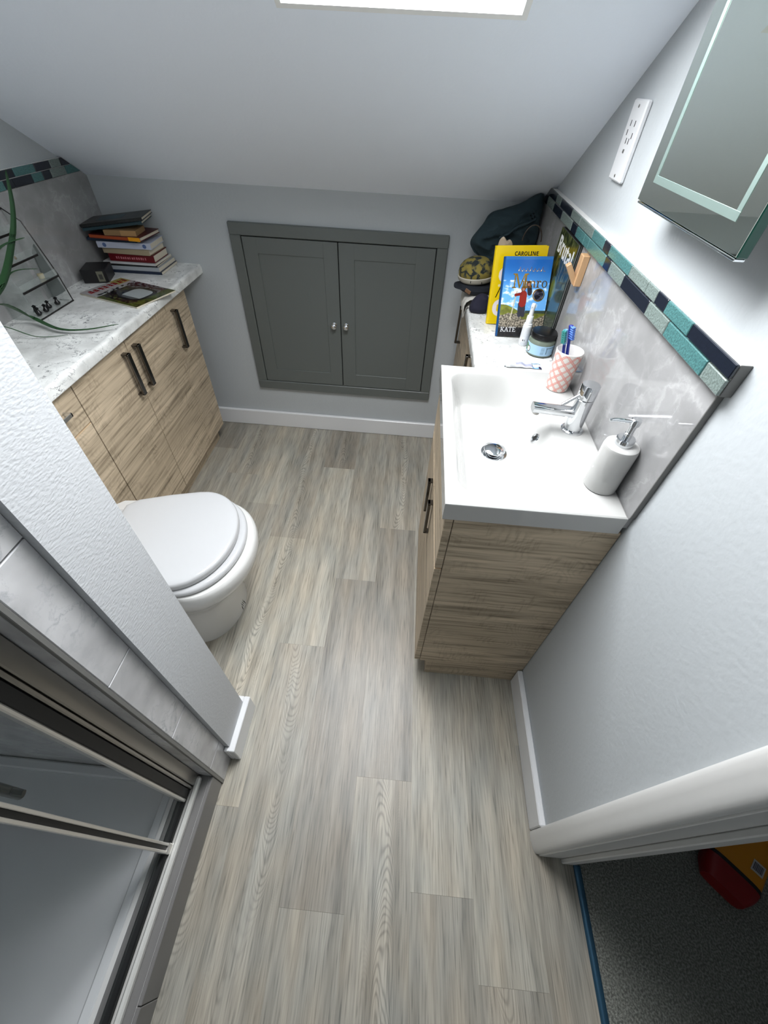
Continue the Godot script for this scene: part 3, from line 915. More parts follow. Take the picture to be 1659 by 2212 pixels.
func build_basin() -> void:
	var u := thing("basin", "rectangular white ceramic basin on the oak vanity unit", "basin")
	var x0 := 0.1346; var x1 := 0.4985; var z0 := 0.8184; var z1 := 1.3972
	var e := 0.004
	var rows := []
	var nx := 110; var nz := 170
	for i in nx + 1:
		var row := []
		for j in nz + 1:
			var x := lerpf(x0 + e, x1 - e, float(i) / nx)
			var z := lerpf(z0 + e, z1 - e, float(j) / nz)
			row.append(Vector3(x, basin_y(x, z), z))
		rows.append(row)
	var g := G.new()
	g.sheet(rows, func(_p): return Vector3.UP)
	# rolled rim and skirt
	var lines := [[e, 0.0], [e * 0.45, -0.0012], [e * 0.12, -e * 0.5], [0.0, -e], [0.0005, -0.0475], [0.012, -0.048]]
	for k in lines.size() - 1:
		var a: Array = lines[k]
		var b: Array = lines[k + 1]
		var ca := [Vector3(x0 + a[0], TOPY + a[1], z0 + a[0]), Vector3(x1 - a[0], TOPY + a[1], z0 + a[0]), Vector3(x1 - a[0], TOPY + a[1], z1 - a[0]), Vector3(x0 + a[0], TOPY + a[1], z1 - a[0])]
		var cb := [Vector3(x0 + b[0], TOPY + b[1], z0 + b[0]), Vector3(x1 - b[0], TOPY + b[1], z0 + b[0]), Vector3(x1 - b[0], TOPY + b[1], z1 - b[0]), Vector3(x0 + b[0], TOPY + b[1], z1 - b[0])]
		var ns := [Vector3(0, 0, -1), Vector3(1, 0, 0), Vector3(0, 0, 1), Vector3(-1, 0, 0)]
		for i in 4:
			var j := (i + 1) % 4
			var nn: Vector3 = (cb[i] - ca[i]).cross(ca[j] - ca[i]).normalized()
			if nn.dot(ns[i]) + nn.y * 0.3 < 0.0: nn = -nn
			g.q4(ca[i], ca[j], cb[j], cb[i], nn)
	put("bowl", g, M.ceramic, u)
	# waste
	var wy := basin_y(0.285, 1.092)
	g = lth([Vector2(0.034, -0.001), Vector2(0.034, 0.003), Vector2(0.026, 0.003)], 36)
	g.lathe([Vector2(0.001, 0.0035), Vector2(0.02, 0.0035), Vector2(0.027, 0.001)], 36)
	var o := put("waste_ring", g, M.chrome, u)
	o.position = Vector3(0.285, wy, 1.092)
	o = put("waste_plug", lth([Vector2(0.012, 0.0), Vector2(0.012, 0.008), Vector2(0.026, 0.010), Vector2(0.0285, 0.012), Vector2(0.0285, 0.0145), Vector2(0.026, 0.0165), Vector2(0.016, 0.0185), Vector2(0.0, 0.0193)], 40), M.chrome, u)
	o.position = Vector3(0.285, wy, 1.092)
	# overflow on the tap side of the bowl
	var ox := 0.372
	var oy := basin_y(ox, 1.108)
	var sl := (basin_y(ox + 0.01, 1.108) - basin_y(ox - 0.01, 1.108)) / 0.02
	var nrm := Vector3(-sl, 1, 0).normalized()
	g = G.new()
	g.lathe([Vector2(0.0075, 0.001), Vector2(0.009, 0.0035), Vector2(0.012, 0.003), Vector2(0.0135, 0.0)], 32)
	o = put("overflow_ring", g, M.chrome, u)
	o.transform = Transform3D(Basis(Vector3(nrm.y, -nrm.x, 0), nrm, Vector3(0, 0, 1)), Vector3(ox, oy, 1.108))
	g = lth([Vector2(0.0078, 0.0012), Vector2(0.0, 0.0012)], 24)
	var hole := put("overflow_hole", g, M.dark_gap, o)
	hole.position = Vector3.ZERO
	# tap
	var t := thing("tap", "chrome single lever mixer tap on the basin ledge", "tap", Vector3(0.4525, TOPY, 1.104))
	put("base", lth([Vector2(0.0265, 0.0), Vector2(0.0265, 0.004), Vector2(0.024, 0.006), Vector2(0.0, 0.006)], 40), M.chrome, t)
	put("body", lth([Vector2(0.0205, 0.005), Vector2(0.0205, 0.0868), Vector2(0.0195, 0.0878), Vector2(0.0, 0.0878)], 40), M.chrome, t)
	put("lever_head", lth([Vector2(0.0, 0.0888), Vector2(0.0198, 0.0888), Vector2(0.0208, 0.0898), Vector2(0.0208, 0.1205), Vector2(0.0195, 0.1225), Vector2(0.0, 0.1225)], 40), M.chrome, t)
	g = G.new()
	g.tube([Vector3(-0.016, 0.098, 0.004), Vector3(-0.052, 0.073, 0.012)], 0.0042, 0.0036, 14)
	put("lever", g, M.chrome, t)
	g = G.new()
	g.xf = Transform3D(Basis(Vector3(0, 0, 1), -0.06), Vector3(0, 0.048, 0))
	var pf := PackedVector2Array()
	for k in 24:
		var a := TAU * k / 24.0
		pf.append(Vector2(signf(cos(a)) * pow(absf(cos(a)), 0.55) * 0.0145, signf(sin(a)) * pow(absf(sin(a)), 0.55) * 0.0095))
	g.prism(_swap(pf), -0.112, -0.006, 0, true)
	put("spout", g, M.chrome, t)
	g = lth([Vector2(0.0075, -0.003), Vector2(0.0082, -0.002), Vector2(0.0082, 0.006)], 24)
	o = put("aerator", g, M.brushed, t)
	o.position = Vector3(-0.10, 0.041, 0)

func _swap(p: PackedVector2Array) -> PackedVector2Array:
	var q := PackedVector2Array()
	for a in p: q.append(Vector2(a.x, a.y))
	return q

# plan outline of toilet parts: straight back, rounded front; returns points in (x, z) about the axis
func pan_outline(xb: float, xf: float, hw: float, hb: float, n := 64) -> Array:
	var pts := []
	var xm := xf - hw * 0.78
	for k in n + 1:
		var a := -PI / 2 + PI * k / n
		pts.append(Vector2(xm + (xf - xm) * maxf(cos(a), 0.0), hw * sin(a)))
	var back := [Vector2(lerpf(xm, xb, 0.12), lerpf(hw, hb, 0.06)), Vector2(lerpf(xm, xb, 0.5), lerpf(hw, hb, 0.47)), Vector2(xb + 0.03, hb), Vector2(xb, hb - 0.03), Vector2(xb, -hb + 0.03), Vector2(xb + 0.03, -hb), Vector2(lerpf(xm, xb, 0.5), -lerpf(hw, hb, 0.47)), Vector2(lerpf(xm, xb, 0.12), -lerpf(hw, hb, 0.06))]
	pts.append_array(back)
	return pts

func stack_rings(g: G, rings: Array, cap0 := true, cap1 := true) -> void:
	var rows := []
	var c := Vector3.ZERO
	for r in rings:
		var row := []
		for q in r[0]: row.append(Vector3(q.x, r[1], q.y))
		row.append(row[0])
		rows.append(row)
		c += row[0] / rings.size()
	var mid := Vector3.ZERO
	for q in rows[rows.size() / 2]: mid += q / rows[0].size()
	g.sheet(rows, func(p): return Vector3(p.x - mid.x, (p.y - mid.y) * 1.5, p.z - mid.z), true)
	for e in [0, rows.size() - 1]:
		if (e == 0 and not cap0) or (e > 0 and not cap1): continue
		var ctr := Vector3.ZERO
		for q in rows[e]: ctr += q / rows[e].size()
		var nn := Vector3.DOWN if e == 0 else Vector3.UP
		for j in rows[e].size() - 1:
			g.t3(ctr, rows[e][j], rows[e][j + 1], nn, nn, nn)

func inset(pts: Array, d: float) -> Array:
	var c := Vector2.ZERO
	for p in pts: c += p / pts.size()
	var out := []
	for i in pts.size():
		var t: Vector2 = (pts[(i + 1) % pts.size()] - pts[(i - 1 + pts.size()) % pts.size()]).normalized()
		var nn := Vector2(-t.y, t.x)
		if nn.dot(c - pts[i]) < 0.0: nn = -nn
		out.append(pts[i] + nn * d)
	return out

func build_toilet() -> void:
	var t := thing("toilet", "white back to wall toilet with its lid closed", "toilet", Vector3(0, 0, 1.208))
	# pan: the rim overhangs a narrower foot
	var g := G.new()
	var rim := pan_outline(-0.944, -0.408, 0.203, 0.165)
	var foot := pan_outline(-0.944, -0.520, 0.156, 0.140)
	var prof := [[0.0, 0.0, 0.0], [0.004, 0.0, 0.0], [0.05, 0.0, 0.0], [0.13, 0.03, 0.0], [0.19, 0.12, 0.0], [0.24, 0.32, 0.0], [0.28, 0.62, 0.0], [0.305, 0.84, 0.0], [0.325, 0.95, 0.0], [0.345, 1.0, 0.0], [0.362, 1.0, 0.0], [0.374, 0.98, 0.0], [0.381, 0.95, 0.0], [0.385, 0.90, 0.0]]
	var rings := []
	for q in prof:
		var r := []
		for i in rim.size():
			r.append((foot[i] as Vector2).lerp(rim[i], q[1]))
		rings.append([r, q[0]])
	stack_rings(g, rings)
	put("pan", g, M.pan_ceramic, t)
	# seat and lid
	g = G.new()
	var so := pan_outline(-0.845, -0.436, 0.198, 0.14)
	stack_rings(g, [[shrink(so, 0.96), 0.388], [shrink(so, 0.99), 0.389], [so, 0.394], [so, 0.399], [shrink(so, 0.99), 0.405], [shrink(so, 0.965), 0.409], [shrink(so, 0.93), 0.410]])
	put("seat", g, M.seat_plastic, t)
	g = G.new()
	var lo := pan_outline(-0.856, -0.457, 0.194, 0.129)
	stack_rings(g, [[shrink(lo, 0.95), 0.4125], [shrink(lo, 0.99), 0.413], [lo, 0.417], [lo, 0.428], [shrink(lo, 0.99), 0.4345], [shrink(lo, 0.97), 0.4385], [shrink(lo, 0.93), 0.441], [shrink(lo, 0.85), 0.4425], [shrink(lo, 0.6), 0.4435], [shrink(lo, 0.3), 0.444]])
	put("lid", g, M.seat_plastic, t)
	for sg in [-1.0, 1.0]:
		put("hinge", bx(Vector3(-0.905, 0.384, sg * 0.075 - 0.022), Vector3(-0.85, 0.418, sg * 0.075 + 0.022), 0.006), M.seat_plastic, t)

func shrink(pts: Array, k: float) -> Array:
	var lo := Vector2(1e9, 1e9)
	var hi := -lo
	for p in pts:
		lo = lo.min(p)
		hi = hi.max(p)
	var c := (lo + hi) / 2.0
	var out := []
	var ms := (hi - lo).min(Vector2(1e9, 1e9))
	for p in pts: out.append(c + (p - c) * Vector2(1.0 - (1.0 - k) * ms.y / ms.x, k))
	return out

func build_back_doors() -> void:
	var z := 0.001
	var u := thing("access_doors", "pair of grey panelled doors to the eaves in the far wall", "doors")
	var x0 := -0.759; var x1 := 0.161; var y0 := 0.2467; var y1 := 1.0025
	var f := 0.0455
	var g := G.new()
	g.box(Vector3(x0, y1 - f, z), Vector3(x1, y1, 0.018), 0.0025)
	g.box(Vector3(x0, y0, z), Vector3(x1, y0 + f, 0.018), 0.0025)
	g.box(Vector3(x0, y0 + f, z), Vector3(x0 + f, y1 - f, 0.018), 0.0025)
	g.box(Vector3(x1 - f, y0 + f, z), Vector3(x1, y1 - f, 0.018), 0.0025)
	put("frame", g, M.door_grey, u)
	put("gap_backing", bx(Vector3(x0 + f, y0 + f, 0.0005), Vector3(x1 - f, y1 - f, 0.002), 0.0), M.dark_gap, u)
	var xm := -0.3005
	for q in [[x0 + f + 0.0035, xm - 0.002, -0.648, -0.364, -0.331], [xm + 0.002, x1 - f - 0.0035, -0.231, 0.031, -0.273]]:
		g = G.new()
		var ya := y0 + f + 0.003
		var yb := y1 - f - 0.004
		g.box(Vector3(q[0], ya, 0.0025), Vector3(q[2], yb, 0.0145), 0.001)
		g.box(Vector3(q[3], ya, 0.0025), Vector3(q[1], yb, 0.0145), 0.001)
		g.box(Vector3(q[2] - 0.001, ya, 0.0025), Vector3(q[3] + 0.001, 0.362, 0.0145), 0.001)
		g.box(Vector3(q[2] - 0.001, 0.892, 0.0025), Vector3(q[3] + 0.001, yb, 0.0145), 0.001)
		var d := put("door", g, M.door_grey, u)
		put("door_panel", bx(Vector3(q[2] - 0.001, 0.361, 0.0026), Vector3(q[3] + 0.001, 0.893, 0.0105), 0.0), M.door_grey, d)
		g = G.new()
		g.xf = Transform3D(Basis(Vector3(1, 0, 0), PI / 2), Vector3(q[4], 0.613, 0.0145))
		g.lathe([Vector2(0.011, 0.0), Vector2(0.011, 0.002), Vector2(0.006, 0.004), Vector2(0.005, 0.012), Vector2(0.0095, 0.017), Vector2(0.0125, 0.022), Vector2(0.0122, 0.027), Vector2(0.008, 0.031), Vector2(0.0, 0.032)], 28)
		put("knob", g, M.chrome, d)

func build_right_wall_things() -> void:
	# shaver socket
	var u := thing("shaver_socket", "white upright shaver socket on the right wall near the ceiling", "socket")
	put("plate", bx(Vector3(XW - 0.012, 1.284, 0.622), Vector3(XW - 0.0003, 1.425, 0.705), 0.003), M.white_gloss, u)
	var g: G
	for y in [1.294, 1.414]:
		g = G.new()
		g.xf = Transform3D(Basis(Vector3(0, 0, 1), PI / 2), Vector3(XW - 0.0118, y, 0.6635))
		g.lathe([Vector2(0.003, 0.0), Vector2(0.003, 0.0012), Vector2(0.0, 0.0012)], 12)
		put("screw", g, M.brushed, u)
	g = G.new()
	for q in [[1.386, 0.650], [1.386, 0.676], [1.370, 0.645], [1.366, 0.682], [1.356, 0.656], [1.356, 0.672]]:
		g.box(Vector3(XW - 0.0124, q[0] - 0.005, q[1] - 0.0016), Vector3(XW - 0.0116, q[0] + 0.005, q[1] + 0.0016), 0.0)
	put("slot", g, M.dark_gap, u)
	put("indicator", bx(Vector3(XW - 0.0135, 1.335, 0.66), Vector3(XW - 0.0115, 1.342, 0.667), 0.0006), M.brushed, u)
	# mirror cabinet
	u = thing("mirror_cabinet", "mirrored wall cabinet with a frosted border on the right wall", "mirror cabinet")
	var z0 := 0.9855; var z1 := 1.351; var y0 := 1.298; var y1 := 1.655
	put("body", bx(Vector3(0.452, y0 + 0.03, z0 + 0.03), Vector3(XW - 0.0003, y1 - 0.02, z1 - 0.03), 0.002), M.cabinet_body, u)
	var d := put("door", bx(Vector3(0.4417, y0, z0), Vector3(0.4557, y1, z1), 0.001), M.glass_edge, u)
	put("mirror_face", bx(Vector3(0.4400, y0 + 0.001, z0 + 0.001), Vector3(0.4416, y1 - 0.001, z1 - 0.001), 0.0006), M.mirror, d)
	put("lower_rail", bx(Vector3(0.4407, y0 - 0.004, z0 + 0.003), Vector3(0.4557, y0 - 0.0005, z1 - 0.002), 0.001), M.chrome, d)
	g = G.new()
	var i := 0.031
	var w := 0.0105
	g.box(Vector3(0.4393, y0 + i, z0 + 0.039), Vector3(0.4399, y0 + i + w, z1 - 0.039), 0.0002)
	g.box(Vector3(0.4393, y1 - i - w, z0 + 0.039), Vector3(0.4399, y1 - i, z1 - 0.039), 0.0002)
	g.box(Vector3(0.4393, y0 + i + w, z0 + 0.039), Vector3(0.4399, y1 - i - w, z0 + 0.039 + w), 0.0002)
	g.box(Vector3(0.4393, y0 + i + w, z1 - 0.039 - w), Vector3(0.4399, y1 - i - w, z1 - 0.039), 0.0002)
	put("frosted_border", g, M.frosted, d)
	# wooden hook
	u = thing("wall_hook", "pale wooden Y shaped hook on the splashback above the leaning magazines", "hook")
	g = G.new()
	g.box(Vector3(XW - 0.030, 1.054, 0.664), Vector3(XW - 0.0102, 1.130, 0.694), 0.002)
	put("back_piece", g, M.wood_pale, u)
	g = G.new()
	g.xf = Transform3D(Basis(Vector3(0, 0, 1), 0.62), Vector3(XW - 0.026, 1.060, 0.680))
	g.box(Vector3(-0.007, 0.0, -0.009), Vector3(0.007, 0.056, 0.009), 0.0015)
	put("peg", g, M.wood_pale, u)

# ---------------------------------------------------------------- small things
func pic(w: int, h: int, f: Callable) -> ImageTexture:
	var im := Image.create(w, h, false, Image.FORMAT_RGB8)
	for y in h:
		for x in w:
			im.set_pixel(x, y, f.call(float(x) / w, float(y) / h))
	return ImageTexture.create_from_image(im)

func printed(nm: String, t: Texture2D, rough := 0.25) -> StandardMaterial3D:
	var m := mat(nm, Color.WHITE, rough)
	m.albedo_texture = t
	return m

# a closed book lying flat: length along x, depth along z, spine on +z
func flat_book(o: Node3D, sx: float, sy: float, sz: float, cover: Material, hard := true, spine_mat: Material = null) -> void:
	var c := 0.0022 if hard else 0.0006
	var i := 0.003 if hard else 0.0005
	var g := G.new()
	g.box(Vector3(-sx / 2, 0, -sz / 2), Vector3(sx / 2, c, sz / 2), c * 0.3)
	g.box(Vector3(-sx / 2, sy - c, -sz / 2), Vector3(sx / 2, sy, sz / 2), c * 0.3)
	put("cover", g, cover, o)
	put("spine", bx(Vector3(-sx / 2, c, sz / 2 - c), Vector3(sx / 2, sy - c, sz / 2), 0.0), spine_mat if spine_mat else cover, o)
	put("pages", bx(Vector3(-sx / 2 + i, c, -sz / 2 + i), Vector3(sx / 2 - i, sy - c, sz / 2 - c - 0.0002), 0.0), M.paper, o)

func build_left_items() -> void:
	var pile := "books and magazines piled in the left corner"
	var q := [
		["magazine", "dark blue magazine at the very bottom of the corner pile", "magazine", Vector3(-1.136, WY, 0.094), 0.23, 0.010, 0.158, 0.03, Color(0.10, 0.15, 0.23)],
		["magazine", "thick pale grey catalogue second from the bottom of the corner pile", "magazine", Vector3(-1.141, WY + 0.0102, 0.092), 0.225, 0.014, 0.155, 0.02, Color(0.62, 0.64, 0.66)],
		["magazine", "black covered magazine in the lower part of the corner pile", "magazine", Vector3(-1.149, WY + 0.0244, 0.090), 0.222, 0.005, 0.152, 0.05, Color(0.07, 0.075, 0.08)],
		["magazine", "white glossy magazine just below the red book", "magazine", Vector3(-1.15, WY + 0.0296, 0.088), 0.22, 0.0075, 0.150, 0.0, Color(0.74, 0.74, 0.74)],
		["book", "dark red paperback low in the corner pile of books", "book", Vector3(-1.137, 0.870, 0.092), 0.188, 0.027, 0.128, 0.02, Color(0.37, 0.06, 0.09)],
		["book", "cream paperback lying between the red and the white book", "book", Vector3(-1.146, 0.8975, 0.096), 0.195, 0.021, 0.128, -0.02, Color(0.62, 0.57, 0.47)],
		["book", "white paperback with a blue roundel in the corner pile", "book", Vector3(-1.148, 0.919, 0.100), 0.215, 0.022, 0.130, 0.06, Color(0.70, 0.72, 0.78)],
		["book", "thin dark blue book under the orange spined one", "book", Vector3(-1.190, 0.9415, 0.095), 0.20, 0.010, 0.135, 0.03, Color(0.07, 0.17, 0.26)],
		["book", "maroon book with an orange and yellow spine near the pile top", "book", Vector3(-1.158, 0.952, 0.105), 0.212, 0.014, 0.150, -0.05, Color(0.30, 0.09, 0.09)],
	]
	for b in q:
		var o := thing(b[0], b[1], b[2], b[3], pile)
		o.rotation.y = b[7]
		var cm := mat("cover_%s" % b[1].substr(0, 12), b[8], 0.35)
		var spine: Material = cm
		if "orange" in b[1] and "maroon" in b[1]:
			spine = mat("spine_orange", Color(0.62, 0.27, 0.12), 0.4)
		flat_book(o, b[4], b[5], b[6], cm, b[0] == "book", spine)
		if "maroon" in b[1]:
			var yc := put("spine_label", bx(Vector3(0.058, 0.0005, 0.0748), Vector3(0.106, 0.0135, 0.0757), 0.0), mat("spine_yellow", Color(0.85, 0.58, 0.08), 0.4), o)
			yc.set_meta("label", "yellow end of the spine")
		if "roundel" in b[1]:
			var rd := mat("roundel", Color(0.30, 0.38, 0.55), 0.4)
			for x in [-0.078, 0.082]:
				var g := G.new()
				g.xf = Transform3D(Basis(Vector3(1, 0, 0), PI / 2), Vector3(x, 0.011, 0.0651))
				g.lathe([Vector2(0.0075, 0.0), Vector2(0.0075, 0.0004), Vector2(0.0, 0.0004)], 20)
				put("roundel", g, rd, o)
		if "dark red" in b[1]:
			var o2 := put("spine_title", lettering("THE WINTER", 0.016, true, true, 0.0004), mat("pink_foil", Color(0.72, 0.45, 0.48), 0.4), o)
			o2.position = Vector3(0.0, 0.0135, 0.0643)
			o2.mesh = _strokes(0.13, 0.009, 14)
	# kraft notepad and two dark books leaning on the top
	var np := thing("notepad", "small kraft brown notepad on the maroon book", "notepad", Vector3(-1.140, 0.9662, 0.13))
	np.rotation.y = 0.12
	put("block", bx(Vector3(-0.062, 0, -0.046), Vector3(0.062, 0.018, 0.046), 0.001), mat("kraft", Color(0.52, 0.41, 0.27), 0.8), np)
	put("label_band", bx(Vector3(0.002, -0.0002, 0.0461), Vector3(0.061, 0.0182, 0.0467), 0.0), mat("kraft_light", Color(0.64, 0.50, 0.33), 0.8), np)
	var tb := thing("book", "teal and tan picture book tilted on the notepad, lower of two", "book", Vector3(-1.170, 0.9905, 0.106), pile)
	tb.rotation = Vector3(0.0, 0.18, 0.115)
	flat_book(tb, 0.23, 0.010, 0.13, mat("teal_cover", Color(0.12, 0.22, 0.25), 0.35), true)
	put("cover_patch", bx(Vector3(-0.06, 0.0101, -0.02), Vector3(0.05, 0.0104, 0.055), 0.0), mat("tan_patch", Color(0.42, 0.36, 0.24), 0.4), tb)
	tb = thing("book", "dark patterned book topmost on the corner pile", "book", Vector3(-1.1715, 1.0014, 0.102), pile)
	tb.rotation = Vector3(0.0, 0.18, 0.115)
	flat_book(tb, 0.24, 0.011, 0.135, mat("dark_cover", Color(0.085, 0.095, 0.095), 0.35), true)
	put("cover_patch", bx(Vector3(-0.07, 0.0111, -0.035), Vector3(0.03, 0.0114, 0.03), 0.0), mat("blue_patch", Color(0.16, 0.26, 0.30), 0.4), tb)
	# glossy magazine lying by the edge
	var mg := thing("magazine", "glossy magazine with red lettering lying across the left worktop edge", "magazine", Vector3(-1.0505, WY + 0.0005, 0.386))
	mg.rotation.y = -0.325
	put("pages", bx(Vector3(-0.139, 0, -0.096), Vector3(0.139, 0.0055, 0.096), 0.0008), M.paper, mg)
	var g := G.new()
	g.q4(Vector3(-0.1395, 0.0058, 0.0965), Vector3(0.1395, 0.0058, 0.0965), Vector3(0.1395, 0.0058, -0.0965), Vector3(-0.1395, 0.0058, -0.0965), Vector3.UP, Vector2(0, 1), Vector2(1, 1), Vector2(1, 0), Vector2(0, 0))
	g.box(Vector3(-0.1395, 0.0056, -0.0965), Vector3(0.1395, 0.00575, 0.0965), 0.0)
	put("cover", g, printed("mag_cover", _mag_cover(), 0.12), mg)
	var rt := put("title", _blobs(), mat("mag_red", Color(0.55, 0.06, 0.10), 0.2), mg)
	rt.position = Vector3(-0.108, 0.0059, 0.0)
	# black box
	var bb := thing("box", "small black box with a pale label beside the book pile", "box", Vector3(-1.232, WY, 0.262))
	bb.rotation.y = 0.30
	put("body", bx(Vector3(-0.045, 0, -0.05), Vector3(0.045, 0.048, 0.05), 0.002), mat("box_black", Color(0.055, 0.052, 0.062), 0.4), bb)
	put("label", bx(Vector3(0.010, 0.006, 0.0501), Vector3(0.034, 0.042, 0.0506), 0.0), mat("pale_label", Color(0.42, 0.42, 0.36), 0.4), bb)
	put("label_mark", bx(Vector3(0.016, 0.014, 0.0507), Vector3(0.029, 0.032, 0.0509), 0.0), mat("label_dark", Color(0.22, 0.22, 0.20), 0.4), bb)
	build_stand()
	build_plant()

func _strokes(len: float, h: float, n: int) -> ArrayMesh:
	var g := G.new()
	var r := RandomNumberGenerator.new()
	r.seed = 5
	for i in n:
		var x := -len / 2 + len * i / n
		g.box(Vector3(x, -h / 2, 0), Vector3(x + len / n * r.randf_range(0.35, 0.7), h / 2 * r.randf_range(0.5, 1.0), 0.0004), 0.0)
	return g.done()

func _blobs() -> ArrayMesh:
	# rounded, overlapping poster letters across the top of the cover, read along z
	var g := G.new()
	var r := RandomNumberGenerator.new()
	r.seed = 11
	for i in 8:
		var z := -0.086 + i * 0.0215
		for k in 3:
			g.box(Vector3(-0.014 + k * 0.010, 0, z), Vector3(-0.008 + k * 0.010, 0.0004, z + r.randf_range(0.009, 0.018)), 0.0)
		g.box(Vector3(-0.014, 0, z), Vector3(0.014, 0.0004, z + 0.0055), 0.0)
	return g.done()

func _mag_cover() -> ImageTexture:
	var nz := FastNoiseLite.new()
	nz.seed = 4
	nz.frequency = 5.0
	return pic(220, 150, func(u: float, v: float) -> Color:
		var k := nz.get_noise_2d(u * 3.0, v * 2.0)
		if u < 0.24:
			return Color(0.62, 0.60, 0.60) if v > 0.30 or u > 0.19 else Color(0.60, 0.55, 0.32)
		if u < 0.31: return Color(0.60, 0.60, 0.60) if k > -0.1 else Color(0.12, 0.12, 0.13)
		var p := Vector2((u - 0.66) / 0.20, (v - 0.50) / 0.30)
		var d := pow(pow(absf(p.x), 3.5) + pow(absf(p.y), 3.5), 1.0 / 3.5)
		if d < 0.82: return Color(0.60, 0.62, 0.62) if p.y < 0.55 else Color(0.30, 0.31, 0.31)
		if d < 1.05: return Color(0.06, 0.065, 0.06)
		if u > 0.86 or v > 0.90: return Color(0.30, 0.33, 0.13) if k > -0.15 else Color(0.13, 0.15, 0.08)
		if v < 0.28: return Color(0.20, 0.10, 0.13) if k > 0.0 else Color(0.36, 0.35, 0.36)
		if k > 0.18: return Color(0.33, 0.36, 0.17)
		return Color(0.13, 0.09, 0.13) if k > -0.2 else Color(0.05, 0.06, 0.055))

func build_stand() -> void:
	# clear stepped stand against the splashback
	var u := thing("display_stand", "clear three tier acrylic stand with dark edges on the left worktop", "stand", Vector3(-1.255, WY + 0.0008, 0.585))
	var e := 0.003
	var put_edges := func(a: Vector3, b: Vector3, parent: Node3D) -> void:
		var g := G.new()
		g.box(Vector3(b.x - e, a.y, a.z), Vector3(b.x, b.y, b.z), 0.0005)
		put("front_edge", g, M.acrylic_edge, parent)
	put("base_plate", bx(Vector3(-0.038, 0, -0.095), Vector3(0.055, 0.003, 0.095), 0.0005), M.clear_acrylic, u)
	put_edges.call(Vector3(-0.038, 0, -0.095), Vector3(0.055, 0.004, 0.095), u)
	put("back_panel", bx(Vector3(-0.0415, 0.0, -0.075), Vector3(-0.0385, 0.27, 0.095), 0.0005), M.clear_acrylic, u)
	for k in 3:
		var y := [0.082, 0.150, 0.218][k] as float
		var x := [0.045, 0.025, 0.006][k] as float
		var zz := [-0.090, -0.070, -0.045][k] as float
		var s := put("shelf", bx(Vector3(-0.038, y, zz), Vector3(x, y + 0.003, 0.09), 0.0005), M.clear_acrylic, u)
		put_edges.call(Vector3(-0.038, y - 0.001, zz), Vector3(x + 0.002, y + 0.005, 0.09), s)
		put("shelf_lip", bx(Vector3(x - 0.003, y + 0.006, zz), Vector3(x, y + 0.024, 0.09), 0.0005), M.clear_acrylic, s)
	var g: G
	for z in [-0.0935, 0.0895]:
		g = G.new()
		g.prism(PackedVector2Array([Vector2(-0.038, 0.003), Vector2(0.053, 0.003), Vector2(0.043, 0.09), Vector2(0.006, 0.24), Vector2(-0.038, 0.27)]), z, z + 0.003, 2)
		put("side_panel", g, M.clear_acrylic, u)
	g = G.new()
	g.tube([Vector3(0.053, 0.003, -0.092), Vector3(0.043, 0.09, -0.092), Vector3(0.006, 0.24, -0.092), Vector3(-0.038, 0.272, -0.092)], 0.0018)
	g.tube([Vector3(-0.038, 0.272, -0.092), Vector3(-0.038, 0.272, 0.094)], 0.003)
	put("frame_edge", g, M.acrylic_edge, u)
	# trinkets on its floor and shelves
	var grp := "small trinkets in the clear stand"
	var r := RandomNumberGenerator.new()
	r.seed = 21
	var spots := [[0.025, 0.0035, 0.05], [0.03, 0.0035, 0.02], [0.02, 0.0035, -0.01], [0.028, 0.0035, -0.045], [0.005, 0.0035, 0.035]]
	for i in 5:
		var s: Array = spots[i]
		var o := thing("trinket", "small dark trinket on the stand's floor, " + ["nearest the front corner", "second from the near end", "in the middle of the row", "farthest towards the book pile", "set back behind the others"][i], "trinket", Vector3(-1.255 + s[0], WY + 0.0008 + s[1], 0.585 + s[2]), grp)
		put("bead", lth([Vector2(0.0, 0.0), Vector2(0.008, 0.001), Vector2(0.010, 0.006), Vector2(0.006, 0.011), Vector2(0.004, 0.017), Vector2(0.007, 0.021), Vector2(0.0, 0.026)], 14), M.black_plastic, o)
	var o2 := thing("earring", "pair of small gold earrings hanging on the middle tier of the stand", "earring", Vector3(-1.247, WY + 0.155, 0.60))
	g = G.new()
	for z in [-0.010, 0.010]:
		g.xf = Transform3D(Basis(), Vector3(0.0, 0.006, z))
		g.lathe([Vector2(0.0, -0.004), Vector2(0.0035, -0.002), Vector2(0.0035, 0.003), Vector2(0.0, 0.007)], 10)
	put("drop", g, mat("gold", Color(0.80, 0.62, 0.35), 0.25, 1.0), o2)
	o2 = thing("jar", "tiny cream pot on the middle tier of the clear stand", "jar", Vector3(-1.245, WY + 0.0850, 0.53))
	put("pot", lth([Vector2(0.0, 0.0), Vector2(0.009, 0.0), Vector2(0.010, 0.012), Vector2(0.009, 0.014), Vector2(0.0, 0.015)], 18), mat("cream", Color(0.66, 0.62, 0.50), 0.4), o2)
	# glass pane leaning beside it
	var p := thing("glass_pane", "small dark pane of glass leaning behind the clear stand", "pane", Vector3(-1.288, WY, 0.44))
	p.rotation.z = 0.04
	g = G.new()
	g.prism(PackedVector2Array([Vector2(-0.035, 0.0), Vector2(0.035, 0.0), Vector2(0.02, 0.14), Vector2(-0.005, 0.16)]), -0.002, 0.002, 0)
	put("pane", g, mat("dark_glass", Color(0.17, 0.19, 0.19), 0.1), p)

